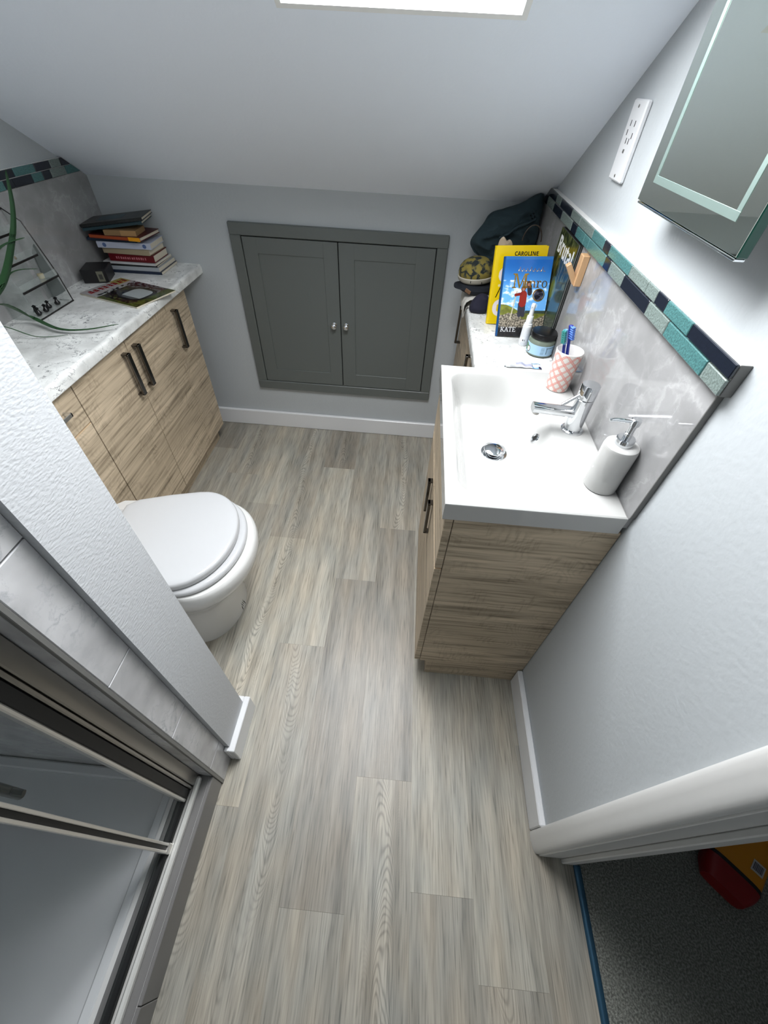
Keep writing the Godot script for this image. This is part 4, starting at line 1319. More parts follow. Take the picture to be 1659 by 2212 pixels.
func leaf_blade(pts: Array, w0: float, parent: Node3D) -> void:
	# long strap leaf with a keeled cross-section
	var c := Curve3D.new()
	for i in pts.size():
		var t: Vector3 = (pts[mini(i + 1, pts.size() - 1)] - pts[maxi(i - 1, 0)]) / 6.0
		c.add_point(pts[i], -t, t)
	var n := 30
	var L := c.get_baked_length()
	var top := []
	for i in n + 1:
		var s := float(i) / n
		var p := c.sample_baked(s * L, true)
		var q := c.sample_baked(minf(s * L + 0.004, L), true) - c.sample_baked(maxf(0.0, s * L - 0.004), true)
		var side := q.cross(Vector3.UP).normalized()
		var up := side.cross(q).normalized()
		var w := w0 * pow(1.0 - s, 0.55) * (0.75 + 0.5 * minf(s * 4.0, 0.5))
		var row := []
		for k in 9:
			var a := float(k) / 8.0 * 2.0 - 1.0
			row.append(p + side * a * w + up * (absf(a) * w * 0.35))
		for k in range(7, -1, -1):
			var a := float(k) / 8.0 * 2.0 - 1.0
			row.append(p + side * a * w + up * (absf(a) * w * 0.35 - 0.0012))
		top.append(row)
	var g := G.new()
	g.sheet(top, func(p): return (p - c.get_closest_point(p)) + Vector3(0, 0.0004, 0))
	put("leaf", g, M.leaf, parent)

func build_plant() -> void:
	var u := thing("potted_plant", "green strap leaved pot plant at the left edge of the photo", "plant", Vector3(-1.17, WY, 0.96))
	put("pot", lth([Vector2(0.0, 0.0), Vector2(0.045, 0.0), Vector2(0.062, 0.10), Vector2(0.065, 0.105), Vector2(0.060, 0.105), Vector2(0.056, 0.095), Vector2(0.0, 0.095)], 36), mat("pot_white", Color(0.7, 0.7, 0.68), 0.4), u)
	var b := Vector3(0, 0.10, 0)
	leaf_blade([b + Vector3(0, 0, -0.02), Vector3(-0.02, 0.10, -0.16), Vector3(-0.03, 0.025, -0.255), Vector3(0.08, 0.012, -0.215), Vector3(0.17, 0.014, -0.222), Vector3(0.256, 0.022, -0.262)], 0.0115, u)
	leaf_blade([b + Vector3(0.0, 0, -0.03), Vector3(-0.012, 0.135, -0.20), Vector3(-0.018, 0.225, -0.335), Vector3(-0.02, 0.295, -0.40), Vector3(-0.028, 0.375, -0.45)], 0.019, u)
	leaf_blade([b + Vector3(-0.01, 0, -0.02), Vector3(-0.02, 0.16, -0.17), Vector3(-0.02, 0.215, -0.27), Vector3(0.0, 0.225, -0.36)], 0.014, u)
	leaf_blade([b + Vector3(0, 0, -0.01), Vector3(-0.02, 0.12, -0.17), Vector3(-0.03, 0.15, -0.28), Vector3(-0.02, 0.135, -0.37)], 0.008, u)
	leaf_blade([b, Vector3(0.05, 0.20, 0.03), Vector3(0.12, 0.28, 0.08)], 0.010, u)
	leaf_blade([b, Vector3(-0.06, 0.18, 0.08), Vector3(-0.09, 0.25, 0.18)], 0.010, u)
	leaf_blade([b + Vector3(0, 0, -0.01), Vector3(-0.02, 0.05, -0.13), Vector3(0.04, 0.007, -0.165), Vector3(0.12, 0.006, -0.195)], 0.003, u)

# puffed shape from an outline in its own x and y; h is half the thickness
func cushion(outline: Array, h: float, pw: float, rough_amp: float, sd: int, n := 22) -> G:
	var nz := FastNoiseLite.new()
	nz.seed = sd
	nz.frequency = 9.0
	nz.fractal_octaves = 2
	var c := Vector2.ZERO
	for p in outline: c += p / outline.size()
	# smooth the outline
	var fine := []
	var m := outline.size()
	for i in m:
		for s in 6:
			var t := s / 6.0
			fine.append(outline[i].cubic_interpolate(outline[(i + 1) % m], outline[(i - 1 + m) % m], outline[(i + 2) % m], t))
	fine.append(fine[0])
	var g := G.new()
	var rows := []
	for i in range(-n, n + 1):
		var a := PI / 2 * i / n
		var r := pow(cos(a), 0.8) if absi(i) < n else 0.0
		var row := []
		for p in fine:
			var q: Vector2 = c + (p - c) * r
			var zz := h * signf(a) * pow(absf(sin(a)), pw)
			var k := nz.get_noise_3d(q.x, q.y, zz * 2.0)
			var fold := absf(nz.get_noise_3d(q.x * 0.7 + 3.0, q.y * 1.6, 0.5))
			row.append(Vector3(q.x + k * rough_amp * 0.4 * r, q.y + k * rough_amp * 0.4 * r, zz + (k * 0.6 - fold * 1.6) * rough_amp * signf(a) * sqrt(absf(sin(a)))))
		rows.append(row)
	g.sheet(rows, func(p): return Vector3(p.x - c.x, p.y - c.y, p.z * 2.0), true)
	return g

func upright_book(o: Node3D, w: float, h: float, t: float, cover: Material, front: Material) -> void:
	# stands on its tail, front cover facing +z, spine at -x
	var g := G.new()
	g.box(Vector3(0, 0, -t), Vector3(w, h, -t + 0.002), 0.0006)
	g.box(Vector3(0, 0, -0.002), Vector3(w, h, 0), 0.0006)
	put("cover", g, cover, o)
	var pf := PackedVector2Array()
	for k in 9:
		var a := PI / 2 + PI * k / 8.0
		pf.append(Vector2(cos(a) * 0.006, -t / 2 + sin(a) * t / 2))
	g = G.new()
	g.prism(pf, 0, h, 1, true)
	put("spine", g, cover, o)
	put("pages", bx(Vector3(0.001, 0.003, -t + 0.0022), Vector3(w - 0.004, h - 0.003, -0.0022), 0.0), M.paper, o)
	g = G.new()
	g.q4(Vector3(0.0, 0, 0.0003), Vector3(w, 0, 0.0003), Vector3(w, h, 0.0003), Vector3(0.0, h, 0.0003), Vector3(0, 0, 1), Vector2(0, 1), Vector2(1, 1), Vector2(1, 0), Vector2(0, 0))
	put("front_print", g, front, o)

func _hike_cover() -> ImageTexture:
	var nz := FastNoiseLite.new()
	nz.seed = 9
	nz.frequency = 3.2
	nz.fractal_octaves = 4
	var seg := func(p: Vector2, a: Vector2, b: Vector2) -> float:
		var t := clampf((p - a).dot(b - a) / (b - a).length_squared(), 0.0, 1.0)
		return p.distance_to(a + (b - a) * t)
	return pic(240, 350, func(u: float, v: float) -> Color:
		var p := Vector2(u, v * 1.42)
		var k := nz.get_noise_2d(u * 1.6, v * 3.2)
		var c := Color(0.10, 0.36, 0.66).lerp(Color(0.42, 0.68, 0.92), smoothstep(0.05, 0.5, v))
		if v > 0.28 and v < 0.66:
			c = c.lerp(Color(0.88, 0.92, 0.96), clampf(k * 2.4 - absf(v - 0.42) * 1.5 + (0.25 if u < 0.6 else 0.0), 0.0, 1.0))
		var hill := 0.585 + 0.10 * smoothstep(0.05, 0.55, u)
		if u > 0.55: hill = 0.685 - 0.01 * sin(u * 9.0)
		if v > hill: c = Color(0.50, 0.52, 0.20).lerp(Color(0.36, 0.38, 0.16), clampf(k + 0.4, 0.0, 1.0))
		if v > 0.66 and v < 0.70 and u > 0.55: c = Color(0.22, 0.27, 0.22)
		if v > 0.74 - 0.04 * sin(u * 7.0) + k * 0.05:
			c = Color(0.32, 0.30, 0.26).lerp(Color(0.66, 0.62, 0.55), clampf(0.45 + nz.get_noise_2d(u * 7.0, v * 9.0) * 1.6, 0.0, 1.0))
		if v > 0.86: c = c.lerp(Color(0.10, 0.10, 0.11), smoothstep(0.86, 0.90, v) * 0.9)
		# walker seen from behind with two poles
		if seg.call(p, Vector2(0.32, 0.60), Vector2(0.24, 1.10)) < 0.012: c = Color(0.75, 0.72, 0.62)
		if seg.call(p, Vector2(0.46, 0.62), Vector2(0.44, 1.0)) < 0.009: c = Color(0.16, 0.15, 0.15)
		if seg.call(p, Vector2(0.42, 0.82), Vector2(0.43, 1.02)) < 0.042 or seg.call(p, Vector2(0.50, 0.82), Vector2(0.51, 1.02)) < 0.042: c = Color(0.20, 0.20, 0.24)
		if seg.call(p, Vector2(0.47, 0.66), Vector2(0.47, 0.80)) < 0.078: c = Color(0.55, 0.15, 0.11)
		if seg.call(p, Vector2(0.42, 0.64), Vector2(0.30, 0.66)) < 0.026: c = Color(0.50, 0.13, 0.10)
		if seg.call(p, Vector2(0.58, 0.52), Vector2(0.60, 0.62)) < 0.05: c = Color(0.18, 0.17, 0.2)
		if p.distance_to(Vector2(0.455, 0.55)) < 0.05: c = Color(0.42, 0.22, 0.18)
		if p.distance_to(Vector2(0.455, 0.558)) < 0.030: c = Color(0.66, 0.47, 0.38)
		if p.distance_to(Vector2(0.56, 0.46)) < 0.048: c = Color(0.22, 0.17, 0.16)
		if p.distance_to(Vector2(0.56, 0.475)) < 0.030: c = Color(0.62, 0.44, 0.36)
		# round badge
		var d := p.distance_to(Vector2(0.80, 0.66))
		if d < 0.098: c = Color(0.08, 0.08, 0.12).lerp(Color(0.30, 0.30, 0.36), clampf(k * 3.0, 0.0, 1.0))
		if v < 0.035: c = Color(0.16, 0.40, 0.66)
		return c)

func _yellow_cover() -> ImageTexture:
	return pic(160, 200, func(u: float, v: float) -> Color:
		var c := Color(0.86, 0.74, 0.05)
		var p := Vector2(u, v * 1.25)
		var d := p.distance_to(Vector2(0.215, 0.43))
		if d < 0.12 and not (d < 0.06 and u > 0.2): c = Color(0.86, 0.83, 0.84)
		if p.distance_to(Vector2(0.135, 0.60)) < 0.025: c = Color(0.86, 0.80, 0.60)
		var w := Vector2((u - 0.20) / 0.15, (v - 0.775) / 0.115).length()
		if w < 1.0: c = Color(0.86, 0.83, 0.84)
		if w < 0.50 and u > 0.14: c = Color(0.86, 0.74, 0.05)
		if v > 0.905 and v < 0.925 and u > 0.18 and u < 0.34: c = Color(0.25, 0.2, 0.05)
		if absf((u - 0.09) - (0.64 - v) * 0.55) < 0.010 and v > 0.46 and v < 0.64: c = Color(0.12, 0.10, 0.05)
		return c)

func _mag2_cover() -> ImageTexture:
	var nz := FastNoiseLite.new()
	nz.seed = 14
	nz.frequency = 4.0
	nz.fractal_octaves = 4
	return pic(160, 230, func(u: float, v: float) -> Color:
		var k := nz.get_noise_2d(u * 3.0, v * 2.2)
		var c := Color(0.13, 0.16, 0.09).lerp(Color(0.36, 0.38, 0.22), clampf(k * 1.6 + 0.35, 0.0, 1.0))
		if v > 0.40: c = c.lerp(Color(0.20, 0.27, 0.28), 0.65)
		var d := Vector2((u - 0.42) / 0.17, (v - 0.50) / 0.12).length()
		if d < 1.0: c = Color(0.42, 0.46, 0.22) if d < 0.72 else Color(0.30, 0.38, 0.36)
		if v > 0.72 and absf(u - 0.4 + k * 0.2) < 0.05: c = Color(0.55, 0.53, 0.45)
		return c)

func _camo() -> ImageTexture:
	var a := noise_bytes(256, 256, 1, 1, 0.022, 2, 61, 40.0)
	var d := PackedByteArray()
	d.resize(256 * 256 * 3)
	for i in 256 * 256:
		var c := Color(0.50, 0.45, 0.20)
		if a[i] < 112: c = Color(0.10, 0.13, 0.14)
		elif a[i] < 132: c = Color(0.31, 0.31, 0.22)
		d[i * 3] = int(c.r * 255); d[i * 3 + 1] = int(c.g * 255); d[i * 3 + 2] = int(c.b * 255)
	return tex(256, 256, d)

func build_right_items() -> void:
	# teal cloth bag filling the corner
	var u := thing("cloth_bag", "slumped dark teal cloth bag in the far right corner", "bag", Vector3(0.372, WY + 0.013, 0.074))
	var teal := mat("bag_cloth", Color(0.13, 0.20, 0.225), 0.9)
	teal.normal_enabled = true
	teal.normal_texture = normal_tex(256, 0.12, 2, 2.0, 83)
	teal.normal_scale = 0.4
	tri(teal, 10.0)
	var oc := [Vector2(-0.10, 0.0), Vector2(0.10, 0.0), Vector2(0.115, 0.10), Vector2(0.118, 0.22), Vector2(0.10, 0.318), Vector2(0.03, 0.288), Vector2(-0.03, 0.266), Vector2(-0.075, 0.25), Vector2(-0.098, 0.215), Vector2(-0.128, 0.165), Vector2(-0.115, 0.13), Vector2(-0.085, 0.10), Vector2(-0.095, 0.05)]
	put("bag_body", cushion(oc, 0.046, 0.85, 0.018, 44, 26), teal, u)
	var g := G.new()
	g.tube([Vector3(-0.03, 0.185, 0.043), Vector3(0.0, 0.20, 0.046), Vector3(0.03, 0.225, 0.046), Vector3(0.06, 0.235, 0.042), Vector3(0.09, 0.25, 0.034)], 0.004)
	put("seam", g, teal, u)
	g = G.new()
	var ring := []
	for k in 25:
		var a := PI * k / 24.0
		ring.append(Vector3(0.079 + 0.034 * cos(a), 0.195 + 0.05 * sin(a), 0.105))
	g.tube(ring, 0.0022)
	put("loop_handle", g, mat("loop_brown", Color(0.24, 0.20, 0.17), 0.4), u)
	var sc := thing("hair_tie", "crumpled cream fabric hair tie peeping over the yellow book", "hair tie", Vector3(0.332, 1.048, 0.335))
	put("ruffle", cushion([Vector2(-0.02, 0.0), Vector2(0.018, -0.004), Vector2(0.024, 0.016), Vector2(0.012, 0.028), Vector2(0.004, 0.022), Vector2(-0.012, 0.034), Vector2(-0.024, 0.022)], 0.012, 0.8, 0.008, 9, 10), mat("cream_cloth", Color(0.62, 0.56, 0.48), 0.9), sc)
	# folded white cloth hanging over the edge, dark cap and camouflage hat
	u = thing("folded_cloth", "folded white cloth hanging over the worktop edge under the caps", "cloth", Vector3(0.0, 0.0, 0.0))
	var wc := mat("white_cloth", Color(0.80, 0.79, 0.76), 0.95)
	var rows := []
	var prof := [Vector2(0.32, 0.8335), Vector2(0.27, 0.8335), Vector2(0.25, 0.836), Vector2(0.2435, 0.831), Vector2(0.2415, 0.818), Vector2(0.239, 0.806), Vector2(0.2385, 0.795), Vector2(0.2355, 0.795), Vector2(0.235, 0.806), Vector2(0.232, 0.822), Vector2(0.232, 0.838), Vector2(0.238, 0.852), Vector2(0.252, 0.862), Vector2(0.28, 0.868), Vector2(0.31, 0.868), Vector2(0.335, 0.862)]
	for j in 25:
		var z := lerpf(0.13, 0.295, j / 24.0)
		var row := []
		for i in prof.size():
			var w := 0.0022 * sin(z * 160.0 + i * 0.5) * (1.0 if i > 6 else 0.2)
			row.append(Vector3(prof[i].x + w, prof[i].y + w * 0.6, z))
		rows.append(row)
	g = G.new()
	g.sheet(rows, func(p): return Vector3(p.x - 0.29, p.y - 0.845, 0))
	put("cloth", g, wc, u)
	u = thing("cap", "dark navy cap with a small tan badge under the camouflage hat", "cap", Vector3(0.275, 0.869, 0.205))
	var navy := mat("navy_cloth", Color(0.075, 0.095, 0.13), 0.9)
	g = G.new()
	g.lathe([Vector2(0.0, 0.0), Vector2(0.052, 0.0), Vector2(0.064, 0.006), Vector2(0.068, 0.016), Vector2(0.062, 0.026), Vector2(0.048, 0.031), Vector2(0.0, 0.033)], 40)
	put("crown", g, navy, u)
	put("peak", cushion([Vector2(-0.03, -0.05), Vector2(0.0, -0.055), Vector2(0.0, 0.05), Vector2(-0.03, 0.045), Vector2(-0.052, 0.025), Vector2(-0.056, 0.0), Vector2(-0.05, -0.03)], 0.006, 0.7, 0.002, 5, 8), navy, u)
	var pk: MeshInstance3D = u.get_child(1)
	pk.transform = Transform3D(Basis(Vector3(1, 0, 0), Vector3(0, 0, 1), Vector3(0, -1, 0)), Vector3(-0.03, 0.014, 0.0))
	g = G.new()
	g.box(Vector3(-0.012, -0.007, -0.001), Vector3(0.012, 0.007, 0.0012), 0.001)
	var bd := put("badge", g, mat("badge_tan", Color(0.42, 0.31, 0.22), 0.6), u)
	bd.transform = Transform3D(Basis(Vector3(0, 1, 0), -0.5) * Basis(Vector3(0, 0, 1), -0.35), Vector3(-0.034, 0.014, 0.0605))
	u = thing("hat", "olive and black camouflage hat with a white turned up band", "hat", Vector3(0.272, 0.9022, 0.195))
	var cam_m := printed("camo_cloth", _camo(), 0.9)
	tri(cam_m, 4.5)
	g = G.new()
	g.xf = Transform3D(Basis(Vector3(0, 0, 1), 0.10), Vector3.ZERO)
	var cr := [Vector2(0.060, 0.010), Vector2(0.066, 0.022), Vector2(0.068, 0.036), Vector2(0.064, 0.052), Vector2(0.052, 0.066), Vector2(0.034, 0.076), Vector2(0.016, 0.080), Vector2(0.0, 0.081)]
	g.lathe(cr, 44)
	put("crown", g, cam_m, u)
	g = G.new()
	g.xf = Transform3D(Basis(Vector3(0, 0, 1), 0.10), Vector3.ZERO)
	g.lathe([Vector2(0.0, 0.0), Vector2(0.050, 0.0), Vector2(0.060, 0.002), Vector2(0.068, 0.009), Vector2(0.071, 0.021), Vector2(0.069, 0.0235), Vector2(0.065, 0.021)], 44)
	put("band", g, mat("band_white", Color(0.70, 0.68, 0.63), 0.9), u)
	g = G.new()
	for a in [1.35, 1.95]:
		g.box(Vector3(cos(a) * 0.0705 - 0.0012, 0.008, sin(a) * 0.0705 - 0.0015), Vector3(cos(a) * 0.0705 + 0.0012, 0.0155, sin(a) * 0.0705 + 0.0015), 0.0005)
	put("eyelet", g, M.dark_gap, u)
	u = thing("cloth_bundle", "rolled dark navy cloth beside the yellow book", "cloth", Vector3(0.290, WY + 0.001, 0.325))
	put("roll", cushion([Vector2(-0.034, 0.0), Vector2(0.02, 0.0), Vector2(0.028, 0.024), Vector2(0.022, 0.058), Vector2(0.0, 0.066), Vector2(-0.024, 0.052), Vector2(-0.040, 0.022)], 0.03, 0.8, 0.006, 17, 12), mat("indigo_cloth", Color(0.085, 0.085, 0.16), 0.9), u)
	# books
	var gold := mat("gold_foil", Color(0.92, 0.72, 0.34), 0.18, 1.0)
	u = thing("book", "yellow hardback standing behind the blue book", "book", Vector3(0.312, WY + 0.002, 0.432))
	u.transform.basis = _book_basis(Vector3(-0.06, 0.97, -0.17), 0.0)
	upright_book(u, 0.166, 0.238, 0.026, mat("yellow_cover", Color(0.86, 0.74, 0.05), 0.25), printed("yellow_print", _yellow_cover(), 0.2))
	var tm := put("title", lettering("CAROLINE", 0.016, true), M.black_plastic, u)
	tm.position = Vector3(0.098, 0.2165, 0.0006)
	u = thing("book", "blue hardback with a hiker on its cover and gold lettering", "book", Vector3(0.3355, WY + 0.0035, 0.534))
	u.transform.basis = _book_basis(Vector3(-0.055, 0.93, -0.36), 0.0)
	upright_book(u, 0.150, 0.236, 0.020, mat("blue_cover", Color(0.07, 0.27, 0.47), 0.18), printed("blue_print", _hike_cover(), 0.15))
	tm = put("title", lettering("M", 0.058, false, true), gold, u)
	tm.position = Vector3(0.055, 0.166, 0.0006)
	tm = put("title", lettering("unro", 0.036, false, true), gold, u)
	tm.position = Vector3(0.102, 0.160, 0.0006)
	g = G.new()
	for k in 7:
		var x := 0.045 + k * 0.012
		g.tube([Vector3(x, 0.194, 0.0006), Vector3(x + 0.004, 0.203 + (0.004 if k % 3 == 0 else 0.0), 0.0006), Vector3(x + 0.008, 0.195, 0.0006), Vector3(x + 0.013, 0.194, 0.0006)], 0.0007, 0.0007, 5)
	put("script_line", g, gold, u)
	tm = put("author", lettering("KATE", 0.020, false, true), M.white_gloss, u)
	tm.position = Vector3(0.034, 0.021, 0.0006)
	g = G.new()
	g.xf = Transform3D(Basis(Vector3(1, 0, 0), PI / 2), Vector3(0.120, 0.126, 0.0004))
	g.lathe([Vector2(0.0158, 0.0), Vector2(0.0158, 0.0006), Vector2(0.0192, 0.0006), Vector2(0.0192, 0.0)], 36)
	put("badge_ring", g, gold, u)
	# two magazines leaning on the splashback
	for k in 2:
		u = thing("magazine", ["dark green magazine with white brush lettering leaning on the splashback", "black edged magazine between the green magazine and the splashback"][k], "magazine", Vector3(0.4838 + 0.0073 * k, WY + 0.001, 0.613 - 0.004 * k), "magazines leaning on the right splashback")
		put("pages", bx(Vector3(0.0015, 0, -0.208), Vector3(0.0052, 0.300, -0.001), 0.0002), mat("mag_edge_%d" % k, Color(0.42, 0.44, 0.43), 0.6), u)
		g = G.new()
		g.box(Vector3(0.0004, 0, -0.21), Vector3(0.0014, 0.302, 0.0), 0.0002)
		g.box(Vector3(0.0054, 0, -0.21), Vector3(0.0066, 0.302, 0.0), 0.0002)
		put("cover", g, M.black_plastic, u)
		if k == 0:
			g = G.new()
			g.q4(Vector3(0.0002, 0, -0.21), Vector3(0.0002, 0, 0), Vector3(0.0002, 0.302, 0), Vector3(0.0002, 0.302, -0.21), Vector3(-1, 0, 0), Vector2(0, 1), Vector2(1, 1), Vector2(1, 0), Vector2(0, 0))
			put("front_print", g, printed("mag2_print", _mag2_cover(), 0.18), u)
			tm = put("title", lettering("Brutal", 0.062, true), M.white_gloss, u)
			tm.transform = Transform3D(Basis(Vector3(0, 1, 0), -PI / 2) * Basis(Vector3(0, 0, 1), -0.05), Vector3(-0.0001, 0.258, -0.105))
	build_toiletries()

func _book_basis(up: Vector3, yaw: float) -> Basis:
	up = up.normalized()
	var r := Vector3(cos(yaw), 0, sin(yaw) )
	r = (r - up * r.dot(up)).normalized()
	return Basis(r, up, r.cross(up).normalized())

func _cup_tex() -> ImageTexture:
	return pic(512, 256, func(u: float, v: float) -> Color:
		var c := Color(0.85, 0.83, 0.80)
		var a := u * 8.0
		var b := v * 4.2
		for s in [a + b, a - b]:
			var f: float = absf(s - floorf(s) - 0.5)
			if f < 0.15 and f > 0.095: c = Color(0.80, 0.42, 0.38)
			elif f < 0.03: c = Color(0.84, 0.52, 0.47)
			elif f <= 0.095: c = c.lerp(Color(0.86, 0.74, 0.71), 0.5)
		return c)

func build_toiletries() -> void:
	# soap dispenser
	var u := thing("soap_dispenser", "white ceramic soap dispenser with a chrome pump beside the tap", "soap dispenser", Vector3(0.466, TOPY, 1.303))
	put("body", lth([Vector2(0.0, 0.0), Vector2(0.031, 0.0), Vector2(0.0335, 0.002), Vector2(0.0338, 0.102), Vector2(0.032, 0.107), Vector2(0.028, 0.1095), Vector2(0.016, 0.1105)], 44), M.ceramic, u)
	put("collar", lth([Vector2(0.0175, 0.108), Vector2(0.0175, 0.1225), Vector2(0.016, 0.1245), Vector2(0.0, 0.1245)], 32), M.chrome, u)
	put("pump_stem", lth([Vector2(0.0075, 0.124), Vector2(0.0075, 0.135), Vector2(0.0065, 0.136), Vector2(0.0065, 0.156)], 24), M.chrome, u)
	put("pump_head", lth([Vector2(0.0, 0.154), Vector2(0.0095, 0.154), Vector2(0.0095, 0.165), Vector2(0.008, 0.1665), Vector2(0.0, 0.1665)], 28), M.chrome, u)
	var g := G.new()
	g.tube([Vector3(-0.005, 0.161, 0), Vector3(-0.035, 0.161, -0.002), Vector3(-0.046, 0.158, -0.003)], 0.0042, 0.0032, 12)
	put("nozzle", g, M.chrome, u)
	# tumbler with brushes
	u = thing("tumbler", "tapered tumbler with a coral lattice pattern on the basin corner", "tumbler", Vector3(0.4555, TOPY, 0.905))
	var cm := printed("lattice", _cup_tex(), 0.3)
	g = G.new()
	g.lathe([Vector2(0.0292, 0.0025), Vector2(0.0352, 0.106)], 48)
	put("wall", g, cm, u)
	put("rim", lth([Vector2(0.0352, 0.106), Vector2(0.0352, 0.108), Vector2(0.034, 0.1095), Vector2(0.0328, 0.108), Vector2(0.0275, 0.006), Vector2(0.0, 0.005)], 48), mat("cup_white", Color(0.86, 0.85, 0.84), 0.3), u)
	put("foot", lth([Vector2(0.0, 0.0), Vector2(0.027, 0.0), Vector2(0.0292, 0.0025)], 48), M.cup_white, u)
	var blue := mat("brush_blue", Color(0.10, 0.16, 0.52), 0.2)
	var lens := mat("brush_light", Color(0.42, 0.58, 0.80), 0.25)
	var green := mat("bristle_green", Color(0.20, 0.52, 0.50), 0.5)
	var bw := mat("bristle_blue", Color(0.32, 0.48, 0.80), 0.6)
	for k in 2:
		var t := thing("toothbrush", ["blue toothbrush with green bristles, left one in the tumbler", "dark blue toothbrush, right one in the tumbler"][k], "toothbrush", Vector3(0.4545, TOPY, 0.905), "toothbrushes in the lattice tumbler")
		var b := Vector3(0.006 + 0.011 * k, 0.008, 0.010 - 0.012 * k)
		var e := Vector3(-0.028 + 0.012 * k, 0.158 + 0.008 * k, -0.004 - 0.008 * k)
		var m := b.lerp(e, 0.76)
		g = G.new()
		g.tube([b, b.lerp(e, 0.5), m], 0.0048, 0.0040, 12)
		put("handle", g, blue, t)
		g = G.new()
		g.tube([m, m.lerp(e, 0.45), e], 0.0044, 0.0056, 10)
		put("head", g, blue if k else lens, t)
		g = G.new()
		var side := Vector3(-0.6, -0.1, 0.8).normalized() if k == 0 else Vector3(0.5, -0.1, 0.85).normalized()
		for i in 6:
			var c := m.lerp(e, 0.25 + i * 0.14)
			for s in [-1.0, 1.0]:
				var o: Vector3 = Vector3(side.z, 0, -side.x) * 0.0024 * s
				g.tube([c + o, c + o + side * 0.013], 0.0026, 0.0028, 7)
		put("bristles", g, green if k == 0 else bw, t)
	# balm jar
	u = thing("jar", "squat glass jar of balm with a black lid and pale blue label", "jar", Vector3(0.4615, WY + 0.0005, 0.634))
	var balm := mat("balm_glass", Color(0.43, 0.47, 0.42), 0.08)
	put("glass", lth([Vector2(0.0, 0.0), Vector2(0.036, 0.0), Vector2(0.041, 0.004), Vector2(0.042, 0.010), Vector2(0.042, 0.040), Vector2(0.041, 0.048), Vector2(0.037, 0.053), Vector2(0.036, 0.056)], 48), balm, u)
	put("lid", lth([Vector2(0.036, 0.054), Vector2(0.0402, 0.055), Vector2(0.0405, 0.069), Vector2(0.039, 0.0712), Vector2(0.036, 0.072), Vector2(0.0, 0.0715)], 48), M.black_plastic, u)
	var lab := pic(512, 96, func(a: float, b: float) -> Color:
		var c := Color(0.62, 0.76, 0.86)
		var r := fposmod(a * 2.0, 1.0)
		if r > 0.06 and r < 0.14 and b > 0.15 and b < 0.85 and int(b * 40.0) % 3 == 0: c = Color(0.32, 0.42, 0.50)
		if absf(b - 0.18) < 0.03 and r > 0.18 and r < 0.42: c = Color(0.25, 0.33, 0.40)
		if (absf(r - 0.2) < 0.008 or absf(r - 0.40) < 0.008) and b > 0.18 and b < 0.8: c = Color(0.28, 0.36, 0.42)
		if r > 0.44 and r < 0.52 and b > 0.25 and b < 0.9 and int(b * 36.0) % 3 != 0: c = Color(0.40, 0.48, 0.55)
		if Vector2((r - 0.62) / 0.07, (b - 0.35) / 0.2).length() < 1.0 or Vector2((r - 0.60) / 0.055, (b - 0.74) / 0.2).length() < 1.0: c = Color(0.22, 0.45, 0.25)
		var d := Vector2((r - 0.72) / 0.06, (b - 0.62) / 0.32).length()
		if d < 1.0: c = Color(0.85, 0.85, 0.80) if d < 0.75 else Color(0.30, 0.22, 0.18)
		return c)
	g = G.new()
	g.lathe([Vector2(0.0423, 0.008), Vector2(0.0423, 0.039)], 48)
	var lo := put("label", g, printed("jar_label", lab, 0.4), u)
	lo.rotation.y = 1.2
	# spray bottle
	u = thing("spray_bottle", "small white spray bottle standing before the blue book", "bottle", Vector3(0.4175, WY + 0.0005, 0.580))
	var wp := mat("bottle_white", Color(0.86, 0.87, 0.87), 0.3)
	put("bottle", lth([Vector2(0.0, 0.0), Vector2(0.0135, 0.0), Vector2(0.0148, 0.0015), Vector2(0.0148, 0.062), Vector2(0.0140, 0.066), Vector2(0.0105, 0.069)], 32), wp, u)
	var bl := pic(256, 128, func(a: float, b: float) -> Color:
		var r := fposmod(a * 2.0, 1.0)
		var c := Color(0.84, 0.85, 0.86)
		if b < 0.55 and r > 0.1 and r < 0.75 and int(b * 64.0) % 4 == 0 and int(a * 190.0) % 3 != 0: c = Color(0.66, 0.68, 0.70)
		if absf(b - 0.72) < 0.05 and (absf(r - 0.35) < 0.03 or absf(r - 0.46) < 0.02): c = Color(0.2, 0.2, 0.22)
		if b > 0.82 and r > 0.2 and r < 0.6 and int(b * 64.0) % 3 == 0: c = Color(0.62, 0.65, 0.68)
		return c)
	g = G.new()
	g.lathe([Vector2(0.015, 0.004), Vector2(0.015, 0.060)], 32)
	put("label", g, printed("bottle_label", bl, 0.4), u)
	put("collar", lth([Vector2(0.0, 0.067), Vector2(0.0128, 0.067), Vector2(0.0132, 0.070), Vector2(0.0118, 0.0715), Vector2(0.0105, 0.072), Vector2(0.0105, 0.092), Vector2(0.0095, 0.0945), Vector2(0.0, 0.0945)], 32), wp, u)
	put("spray_head", lth([Vector2(0.0072, 0.094), Vector2(0.0066, 0.118), Vector2(0.0072, 0.1205), Vector2(0.0072, 0.127), Vector2(0.006, 0.1315), Vector2(0.0, 0.1325)], 28), wp, u)
	g = G.new()
	g.tube([Vector3(-0.003, 0.124, 0.004), Vector3(-0.0066, 0.124, 0.0062)], 0.0026, 0.0022, 10)
	put("spray_nozzle", g, wp, u)
	# toothpaste tube
	u = thing("toothpaste_tube", "squeezed white toothpaste tube lying along the basin's back edge", "tube", Vector3(0.0, WY, 0.0))
	var rows := []
